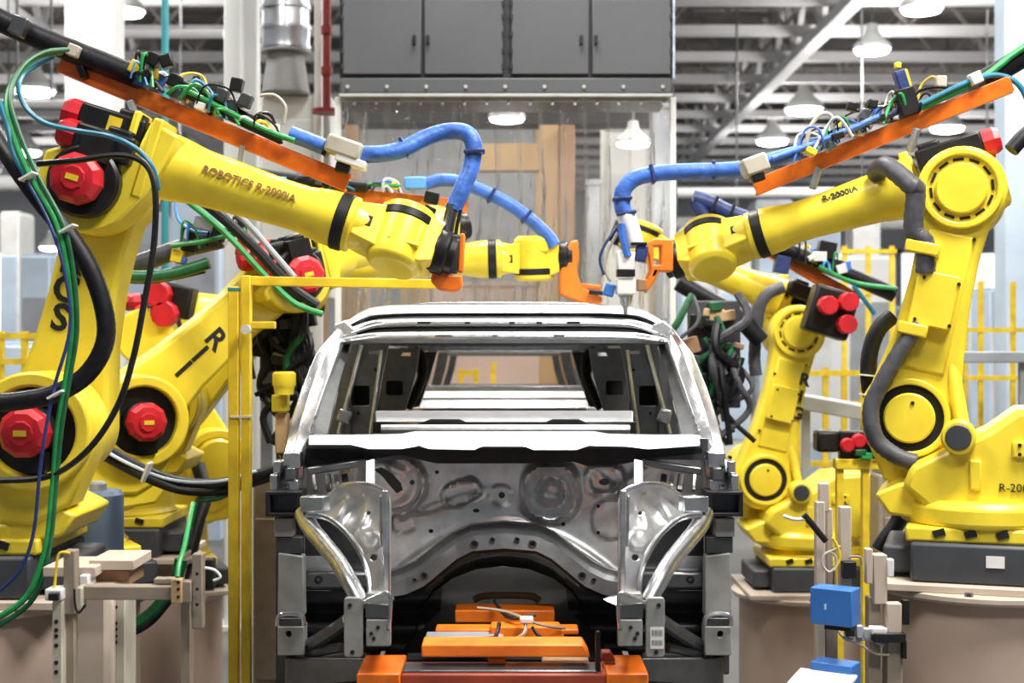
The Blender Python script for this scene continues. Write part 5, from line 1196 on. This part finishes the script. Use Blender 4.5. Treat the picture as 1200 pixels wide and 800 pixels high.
# ------------------------------------------------------------------ yellow guard frame beside the car
t = thing('guard_frame', 'tall yellow guard post with a long horizontal bar left of the car body', 'guard rail', (P(282, 400, 6.3).x, 6.3, 0))
GI = inv(t)
def gb(a, c, w, h, name, m=YEL2, bevel=0.004):
    b = MB(); b.M = GI; b.bar(a, c, w, h, Vector((0, 1, 0)) if abs((Vector(c) - Vector(a)).normalized().z) > 0.9 else Vector((0, 0, 1))); return b.build(name, m, t, bevel=bevel)
def foot(px, Y): q = P(px, 400, Y); return Vector((q.x, Y, 0))
q = P(274.5, 336, 6.3); p1 = gb(foot(274.5, 6.3), q, 0.046, 0.05, 'post')
q = P(289, 323, 6.3); p2 = gb(foot(289, 6.3), q, 0.042, 0.05, 'post')
gb(P(285, 329, 6.3), P(512, 333, 6.3), 0.04, 0.042, 'top_bar')
gb(P(293, 381, 6.3), P(323, 381, 6.3), 0.04, 0.032, 'stub_bar')
gb(P(274.5, 337, 6.3), P(274.5, 341, 6.3), 0.05, 0.054, 'teal_band', TEALP, 0.002)
gb(P(270, 488, 6.27), P(295, 488, 6.27), 0.012, 0.010, 'cable_tie', WHITEP, 0.001)
b = MB(); b.M = GI; b.box(foot(282, 6.3) + Vector((0, 0, 0.01)), (0.24, 0.2, 0.02)); b.build('foot_plate', YEL2, t)
boltp = P(289, 386, 6.26)
b = MB(); b.M = GI; b.cyl(boltp, boltp + Vector((0, -0.03, 0)), 0.022, n=12); b.build('fitting', WHITEP, t)

# ------------------------------------------------------------------ clamp fixtures, left foreground
YL = 5.0
t = thing('clamp_stand', 'pale beige post with holes and a flat top in the left foreground', 'fixture', foot(110, YL))
LI = inv(t)
def lmm(x0, y0, x1, y1, Y, dep, m, name, bevel=0.004, par=None):
    b = MB(); b.M = inv(par or t); b.mm(P(x0, y0, Y), P(x1, y1, Y) + Vector((0, dep, 0))); return b.build(name, m, par or t, bevel=bevel)
b = MB(); b.M = LI; b.mm(Vector((P(80, 0, YL).x, YL, 0)), Vector((P(131, 0, YL).x, YL + 0.25, P(0, 690, YL).z))); b.build('post', BEIGEL, t, bevel=0.03)
b = MB(); b.M = LI; b.mm(Vector((P(131, 0, YL).x, YL + 0.05, 0)), Vector((P(142, 0, YL).x, YL + 0.2, P(0, 700, YL).z))); b.build('flange', BEIGEB, t, bevel=0.004)
for y in (711, 730, 737, 745, 752):
    p = P(136, y, YL + 0.05); b = MB(); b.M = LI; b.cyl(p + Vector((0, 0.01, 0)), p + Vector((0, -0.004, 0)), 0.006, n=8); b.build('hole', HOLE, t)
lmm(50, 664, 112, 676, YL + 0.05, 0.25, BEIGEL, 'top_plate')
lmm(104, 656, 157, 668, YL + 0.12, 0.25, BEIGEL, 'top_plate')
lmm(104, 668, 152, 686, YL + 0.16, 0.2, BROWN, 'spacer')
lmm(93, 674, 103, 688, YL + 0.02, 0.1, WHITEP, 'bracket')
t2 = thing('clamp_fixture', 'taupe horizontal clamp arm between two upright plates in the left foreground', 'fixture', P(150, 695, 4.92))
lmm(92, 687, 205, 703, 4.90, 0.06, TAUPE, 'arm', 0.004, t2)
lmm(74, 645, 88, 720, 4.86, 0.05, TAUPE, 'upright_plate', 0.004, t2)
lmm(225, 649, 237, 737, 4.88, 0.05, TAUPE, 'upright_plate', 0.004, t2)
lmm(200, 679, 213, 707, 4.86, 0.05, TANP, 'clevis', 0.004, t2)
lmm(213, 681, 224, 706, 4.87, 0.05, TAUPE, 'hinge_block', 0.004, t2)
lmm(180, 678, 206, 684, 4.93, 0.05, TAUPE, 'top_bar', 0.003, t2)
lmm(88, 688, 96, 716, 4.88, 0.06, BEIGEB, 'knuckle', 0.006, t2)
for (x, y) in ((209, 682), (209, 690), (209, 699), (231, 690), (231, 708), (231, 672)):
    p = P(x, y, 4.858); b = MB(); b.M = inv(t2); b.cyl(p, p + Vector((0, -0.004, 0)), 0.006, n=8); b.build('bolt', HOLE, t2)
for (pts, m, r) in (([(82, 648, 4.85), (70, 648, 4.85), (66, 665, 4.85), (64, 685, 4.85), (60, 694, 4.85)], YEL2, 0.005), ([(87, 690, 4.84), (88, 708, 4.84), (92, 718, 4.84), (100, 708, 4.84)], MOTB, 0.004), ([(208, 676, 4.85), (210, 660, 4.88), (216, 640, 4.95), (222, 610, 5.1), (226, 590, 5.4)], GREEN, 0.009), ([(240, 665, 4.9), (252, 668, 4.9), (258, 676, 4.9), (250, 680, 4.9)], WHITEP, 0.005)):
    b = MB(); b.M = inv(t2); b.tube([P(*q) for q in pts], r, 8); b.build('cable', m, t2)
lmm(236, 655, 250, 690, 4.95, 0.05, MOTB, 'clamp_jaw', 0.006, t2)
b = MB(); b.M = inv(t2); b.mm(P(212, 705, 4.94), Vector((P(222, 0, 4.94).x, 5.0, 0))); b.build('leg', TAUPE, t2)
b = MB(); b.M = inv(t2); b.mm(P(76, 718, 4.88), Vector((P(86, 0, 4.88).x, 4.93, 0))); b.build('leg', TAUPE, t2)
t3 = thing('slotted_post', 'slim beige post with oblong holes at the left foreground edge', 'fixture', foot(67, 4.84))
b = MB(); b.M = inv(t3); b.mm(Vector((P(61, 0, 4.84).x, 4.84, 0)), Vector((P(73, 0, 4.84).x, 4.90, P(0, 702, 4.84).z))); b.build('post', BEIGEB, t3, bevel=0.004)
for y in (728, 738, 745, 756, 776, 787):
    p = P(66, y, 4.84); b = MB(); b.M = inv(t3); b.cyl(p + Vector((0, 0.01, 0)), p + Vector((0, -0.003, 0)), 0.0075, n=8); b.build('hole', HOLE, t3)
lmm(52, 690, 73, 704, 4.83, 0.08, WHITEP, 'head', 0.006, t3)
lmm(56, 695, 68, 704, 4.81, 0.04, MOTB, 'sensor', 0.004, t3)
b = MB(); q = P(115, 612, 6.5)
t = thing('grey_blue_drum', 'blue grey upright drum behind the left foreground fixture', 'drum', (q.x, 6.5, 0))
b = MB(); z1 = P(0, 574, 6.5).z; b.lathe((0, 0, 0), (0, 0, 1), [(0, 0.115), (z1 - 0.02, 0.115), (z1, 0.10)], 24); b.build('shell', SLATE, t)
b = MB(); b.lathe((0, 0, z1), (0, 0, 99), [(0, 0.04), (0.03, 0.04), (0.04, 0.03)], 14); b.build('cap', GREYM, t)
b = MB(); t = thing('drain_hose', 'dark green hose curving low behind the clamp arm', 'hose', P(142, 737, 6.2))
for (m, r, dy) in ((DGREEN, 0.028, 0), (HOSE, 0.02, 8)):
    b = MB(); b.M = inv(t); b.tube([P(x, y + dy, 6.2) for (x, y) in ((140, 1105), (134, 900), (130, 780), (132, 748), (144, 735), (160, 730), (178, 718), (192, 702), (202, 688), (208, 672), (212, 655))], r, 10); b.build('hose_run', m, t)

# ------------------------------------------------------------------ sensor fixture, right foreground
YS = 5.35
t = thing('sensor_stand', 'beige profile stand with wiring holding the upper blue box', 'fixture', foot(990, YS))
def smm(x0, y0, x1, y1, Y, dep, m, name, bevel=0.004, floor=False):
    b = MB(); b.M = inv(t); c = P(x1, y1, Y) + Vector((0, dep, 0))
    if floor: c.z = 0
    b.mm(P(x0, y0, Y), c); return b.build(name, m, t, bevel=bevel)
smm(957, 588, 967, 800, YS + 0.05, 0.05, BEIGEL, 'profile', floor=True)
smm(968, 690, 982, 800, YS + 0.08, 0.06, TAUPE, 'profile', floor=True)
smm(969, 596, 976, 690, YS + 0.10, 0.04, BEIGEL, 'profile')
smm(985, 594, 998, 700, YS + 0.02, 0.05, BEIGEL, 'profile')
smm(960, 566, 972, 600, YS + 0.06, 0.03, BEIGEL, 'profile')
smm(1015, 643, 1023, 684, YS, 0.04, BEIGEL, 'bracket'); smm(1024, 650, 1040, 708, YS + 0.01, 0.06, BEIGEL, 'bracket'); smm(1040, 655, 1048, 676, YS, 0.03, WHITEP, 'bracket')
smm(1018, 700, 1032, 800, YS + 0.04, 0.06, TAUPE, 'profile', floor=True)
smm(1040, 707, 1057, 742, YS - 0.02, 0.05, BEIGEL, 'cap_block'); smm(1040, 750, 1058, 800, YS, 0.08, TAUPE, 'profile', floor=True)
smm(1022, 736, 1040, 744, YS - 0.03, 0.06, WHITEP, 'cross_clamp'); smm(1024, 742, 1062, 753, YS - 0.04, 0.08, MOTB, 'cross_clamp'); smm(1057, 750, 1063, 772, YS - 0.02, 0.02, MOTB, 'hook')
smm(992, 735, 1002, 746, YS - 0.02, 0.04, MOTB, 'knob'); smm(1004, 733, 1012, 748, YS - 0.02, 0.03, GREYM, 'knob'); smm(1012, 736, 1022, 748, YS - 0.01, 0.03, STEEL, 'coupler')
smm(988, 658, 1004, 678, YS - 0.02, 0.04, MOTB, 'sensor')
smm(1058, 703, 1066, 732, YS + 0.1, 0.03, MOTB, 'hole_strip', 0.002)
for (pts, m, r) in (([(985, 640, YS), (975, 645, YS), (966, 650, YS), (964, 662, YS), (972, 670, YS), (980, 662, YS), (978, 650, YS), (970, 646, YS)], BEIGEB, 0.005), ([(942, 603, YS), (950, 612, YS), (958, 622, YS), (968, 634, YS)], MOTB, 0.012), ([(918, 604, YS), (930, 608, YS), (944, 608, YS)], WHITEP, 0.007),
                    ([(980, 736, YS), (990, 748, YS), (1005, 753, YS), (1025, 765, YS), (1042, 767, YS)], BEIGEB, 0.005), ([(995, 655, YS), (997, 652, YS), (1008, 653, YS), (1010, 662, YS)], TAUPE, 0.005), ([(988, 744, YS), (998, 750, YS), (1018, 748, YS), (1036, 756, YS)], GREYM, 0.008), ([(976, 630, YS), (982, 642, YS), (984, 655, YS), (978, 668, YS)], YEL2, 0.006)):
    b = MB(); b.M = inv(t); b.tube([P(*q) for q in pts], r, 8); b.build('cable', m, t)
boxm = None
for k, (px, py, lab) in enumerate(((979, 709, 'blue sensor box fixed high on the beige stand'), (979, 792, 'blue box low at the bottom edge under a white lid'))):
    q = P(px, py, YS - 0.12)
    t4 = thing('sensor_box', lab, 'box', q, math.radians(-33), 'blue boxes on the sensor stand')
    b = MB(); b.box((0, 0, 0), (0.16, 0.10, 0.135 if k == 0 else 0.11)); b.build('body', BOXBL, t4, bevel=0.004)
    b = MB(); b.box((-0.02, -0.0515, 0.0), (0.008, 0.004, 0.02)); b.build('latch', PALEB, t4)
    b = MB(); b.box((0.02, 0, -0.075 if k == 0 else 0.0), (0.10, 0.07, 0.02)); b.build('gland_plate', MOTB, t4)
    if k == 1:
        b = MB(); b.box((-0.01, -0.11, 0.005), (0.22, 0.14, 0.012), Matrix.Rotation(0.22, 3, 'X')); b.build('lid', WHITEP, t4, bevel=0.003)

# ------------------------------------------------------------------ valve stands with tangled hoses either side of the shell
def valve_stand(label, px0, py0, px1, py1, Y, seed, cols):
    cx = (px0 + px1) / 2
    t = thing('valve_stand', label, 'valve stand', foot(cx, Y + 0.1)); I = inv(t); r = random.Random(seed)
    b = MB(); b.M = I; b.mm(Vector((P(cx - 4, 0, Y + .1).x, Y + 0.1, 0)), Vector((P(cx + 4, 0, Y + .1).x, Y + 0.16, P(0, py0, Y + .1).z))); b.build('post', RISER, t)
    b = MB(); b.M = I; b.mm(P(px0, py0, Y + 0.06), P(px1, py1, Y + 0.06) + Vector((0, 0.04, 0))); b.build('back_plate', RISER, t, bevel=0.01)
    for k in range(22):
        x, y = r.uniform(px0, px1), r.uniform(py0, py1); s = r.uniform(0.05, 0.13)
        b = MB(); b.M = I; b.box(P(x, y, Y + r.uniform(-0.05, 0.05)), (s, 0.1, s * r.uniform(0.5, 1.1)), Matrix.Rotation(r.uniform(-0.4, 0.4), 3, 'Y')); b.build('valve', r.choice(cols), t, bevel=0.008)
    for k in range(16):
        x, y = r.uniform(px0, px1), r.uniform(py0 - 10, py1 - 40); Yk = Y + r.uniform(-0.12, -0.02); w = (px1 - px0) * 0.5
        b = MB(); b.M = I; b.tube([P(x, y, Yk), P(x + r.uniform(-w, w) * .6, y + 30, Yk - 0.05), P(x + r.uniform(-w, w), y + 60, Yk), P(x + r.uniform(-w, w), y + 95, Yk)], r.uniform(0.012, 0.032), 8); b.build('hose', r.choice([HOSE, HOSE, BLK, DGREEN, GHOSE]), t)
    return t
valve_stand('dark valve stand with tangled hoses between the guard post and the left windscreen pillar', 304, 352, 362, 470, 8.0, 4, [MOTB, MOTB, BLK, RISER, STEELD, GREYM])
valve_stand('dark valve stand with tangled hoses right of the right windscreen pillar', 806, 352, 868, 478, 9.0, 9, [MOTB, MOTB, BLK, RISER, BROWN, TANP, DGREEN])
# yellow cylinder unit near the left pillar
t = thing('yellow_actuator', 'short yellow cylinder actuator just left of the left windscreen pillar', 'actuator', foot(333, 7.4))
b = MB(); b.M = inv(t); q = P(333, 462, 7.4); b.lathe(Vector((q.x, 7.4, q.z)), Vector((q.x, 7.4, 9)), [(0, 0.05), (0.04, 0.055), (0.05, 0.062), (0.11, 0.062), (0.12, 0.05)], 20); b.build('head', YEL, t)
b = MB(); b.M = inv(t); b.cyl(P(333, 439, 7.4), P(333, 437, 7.4), 0.03, n=14); b.build('port', TANP, t)
b = MB(); b.M = inv(t); b.mm(P(318, 462, 7.45), P(340, 482, 7.55)); b.build('block', YEL, t, bevel=0.01)
b = MB(); b.M = inv(t); b.mm(P(322, 484, 7.5), P(340, 530, 7.6)); b.build('lower_block', TANP, t, bevel=0.01)
b = MB(); b.M = inv(t); q = P(331, 520, 7.55); b.mm((q.x - 0.03, 7.52, 0), (q.x + 0.03, 7.58, q.z)); b.build('stem', RISER, t)

# ------------------------------------------------------------------ fences, rails and machines behind
def fence(label, px0, px1, y0, y1, Y, posts, rails, name='safety_fence', m=YEL2, w=0.05):
    t = thing(name, label, 'fence', foot((px0 + px1) / 2, Y)); I = inv(t)
    for px in posts:
        b = MB(); b.M = I; q = P(px, y0, Y); b.mm((q.x - w / 2, Y, 0), (q.x + w / 2, Y + w, q.z)); b.build('post', m, t)
    for py in rails:
        b = MB(); b.M = I; b.mm(P(px0, py, Y - 0.01), P(px1, py, Y + 0.03) + Vector((0, 0, -w))); b.build('rail', m, t)
    return t
fence('yellow safety fence at the right edge behind the nearest right robot', 1110, 1215, 330, 520, 12.5, (1112, 1131, 1150, 1188, 1206), (384, 440, 500), w=0.04)
fence('low yellow safety fence in the gap between the two right robots', 925, 1050, 430, 520, 13.0, (935, 968, 990, 1012, 1045), (434, 470, 540))
fence('yellow safety fence at the left edge behind the nearest left robot', -15, 75, 388, 520, 12.0, (0, 28, 55), (390, 420, 460))
fence('yellow barrier rail far behind the right robots', 985, 1050, 288, 400, 16.0, (990, 1018, 1046), (292, 340))
t = thing('cable_tray', 'grey cable tray on posts at the right edge above the fence', 'cable tray', foot(1165, 11.6))
b = MB(); b.M = inv(t); b.mm(P(1112, 412, 11.6), P(1215, 425, 11.6) + Vector((0, 0.3, 0))); b.build('tray', GREYM, t, bevel=0.01)
for px in (1125, 1200):
    b = MB(); b.M = inv(t); q = P(px, 425, 11.7); b.mm((q.x - 0.03, 11.7, 0), (q.x + 0.03, 11.76, q.z)); b.build('post', GREYM, t)
t = thing('cable_tray', 'sloping grey cable tray seen between the two right robots', 'cable tray', foot(978, 10.9))
b = MB(); b.M = inv(t); b.bar(P(928, 468, 10.9), P(1030, 486, 10.7), 0.3, 0.11); b.build('tray', GREYM, t, bevel=0.01)
for px in (945, 1015):
    b = MB(); b.M = inv(t); q = P(px, 476, 10.85); b.mm((q.x - 0.03, 10.85, 0), (q.x + 0.03, 10.9, q.z)); b.build('post', GREYM, t)
t = thing('junction_rail', 'yellow beam with black boxes and red buttons between the two right robots', 'control box', foot(1010, 8.6))
b = MB(); b.M = inv(t); b.mm(P(980, 538, 8.6), P(1062, 550, 8.6) + Vector((0, 0.1, 0))); b.build('beam', YEL2, t, bevel=0.006)
b = MB(); b.M = inv(t); b.mm(P(958, 505, 8.65), P(985, 530, 8.65) + Vector((0, 0.15, 0))); b.build('motor_box', MOTB, t, bevel=0.02)
for (x, y) in ((992, 521), (1005, 516), (1021, 515)):
    b = MB(); b.M = inv(t); b.cyl(P(x, y, 8.6), P(x, y, 8.6) + Vector((0, -0.05, 0)), 0.045, n=12, bev=0.01); b.build('button', RED, t)
b = MB(); b.M = inv(t); b.mm(P(985, 505, 8.64), P(1030, 538, 8.64) + Vector((0, 0.08, 0))); b.build('back_box', MOTB, t, bevel=0.01)
for (x, y, m) in ((1008, 530, DGREEN), (1030, 528, STEELM), (1015, 534, GREEN)):
    b = MB(); b.M = inv(t); b.box(P(x, y, 8.58), (0.07, 0.05, 0.04)); b.build('plug', m, t, bevel=0.006)
for px in (985, 1015, 1056):
    b = MB(); b.M = inv(t); q = P(px, 550, 8.62); b.mm((q.x - 0.02, 8.62, 0), (q.x + 0.02, 8.68, q.z)); b.build('leg', YEL2, t)
def slab(name, label, cat, px0, px1, y0, Y, m, dep=0.25, extra=None):
    a, c = P(px0, y0, Y), P(px1, y0, Y); t = thing(name, label, cat, ((a.x + c.x) / 2, Y + dep / 2, 0)); w = c.x - a.x
    b = MB(); b.box((0, 0, a.z / 2), (w, dep, a.z)); b.build('casing', m, t, bevel=0.02)
    b = MB(); b.box((0, -dep / 2 - 0.012, a.z * 0.55), (w * 0.8, 0.024, a.z * 0.6)); b.build('panel', extra or m, t, bevel=0.006)
    b = MB(); b.box((0, 0, a.z + 0.02), (w * 0.9, dep * 0.9, 0.04)); b.build('top', m, t, bevel=0.006)
    return t
slab('partition', 'brownish partition low behind the junction beam between the right robots', 'partition', 1030, 1092, 556, 9.2, TAUPE)
slab('partition', 'brown partition low between the far right pedestal and the sensor stand', 'partition', 1040, 1062, 540, 10.9, BROWN)
slab('partition', 'taupe partition low in the gap right of the guard post', 'partition', 296, 330, 560, 9.4, TAUPE)
MACH = [  # px0, px1, top, Y, material, panel, label
    (800, 838, 268, 21, PALEB, WHITEP, 'pale blue machine cabinet far behind the dark navy hose'),
    (842, 880, 300, 24, WHITEP, PALEB, 'white machine cabinet far behind the farther right robot'),
    (885, 930, 236, 27, GREYM, PALEB, 'grey blue machine tower far above the farther right robot'),
    (936, 985, 268, 22, PALEB, WHITEP, 'pale blue machine below the long right forearm'),
    (990, 1050, 302, 18, PALEC, GREYM, 'broad cream machine left of the nearest right arm'),
    (1000, 1032, 228, 30, WHITEP, WHITEP, 'tall white tower far left of the nearest right arm'),
    (1100, 1122, 330, 20, PALEB, PALEB, 'pale blue cabinet just right of the nearest right arm'),
    (1136, 1160, 300, 24, WHITEP, PALEB, 'white cabinet with pale panel far at the right edge'),
    (1160, 1180, 340, 19, PALEB, WHITEP, 'pale blue cabinet with white panel near the right edge'),
    (0, 22, 250, 24, WHITEP, PALEB, 'white cabinet far behind at the left edge'),
    (24, 58, 300, 20, PALEB, GREYM, 'pale blue cabinet with grey panel far behind the left arm'),
    (140, 186, 250, 20, GREYM, PALEB, 'grey machine cabinet behind the cables left of the teal pipe'),
    (200, 258, 232, 19, PALEB, GREYM, 'blue grey machine cabinet right of the teal pipe'),
    (142, 200, 352, 15, WHITEP, PALEB, 'low white cabinet behind the far left elbow'),
    (-20, 40, 405, 14, PALEB, GREYM, 'low pale blue cabinet behind the left edge fence'),
    (1056, 1110, 360, 26, GREYM, PALEB, 'grey cabinet far behind the nearest right arm'),
]
for (a, c, y0, Y, m, e, lab) in MACH: slab('machine_cabinet', lab, 'cabinet', a, c, y0, Y, m, 0.8, e)
# overhead pale pipes and beams crossing the far hall
for (px0, px1, py, Y, r, m, lab) in ((790, 1230, 226, 26, 0.10, PALEC, 'upper pale pipe crossing the far hall on the right'), (790, 1230, 262, 33, 0.15, PALEC, 'lower pale pipe crossing the far hall on the right'), (-40, 262, 215, 28, 0.16, PALEC, 'pale pipe crossing the far hall on the left'), (-40, 262, 40, 18.5, 0.06, JOIST, 'white pipe high across the left behind the columns'), (-40, 80, 122, 20, 0.06, JOIST, 'white pipe below the lamp at the top left')):
    t = thing('overhead_pipe', lab, 'pipe', P((px0 + px1) / 2, py, Y)); I = inv(t)
    b = MB(); b.M = I; b.cyl(P(px0, py, Y), P(px1, py, Y), r, n=14); b.build('pipe_run', m, t)
    n = 3
    for k in range(n):
        q = P(px0 + (px1 - px0) * (k + 0.5) / n, py, Y); b = MB(); b.M = I; b.cyl((q.x, Y, q.z), (q.x, Y, 10.98), 0.02, n=6); b.build('hanger', STEELM, t)
# things seen through the rear window of the shell
fence('small yellow frame seen through the rear window of the car body, left part', 538, 560, 432, 470, 16.6, (540, 558), (434, 455), w=0.06)
fence('single yellow post seen through the middle of the rear window', 574, 590, 425, 470, 16.7, (578,), (452,), w=0.06)
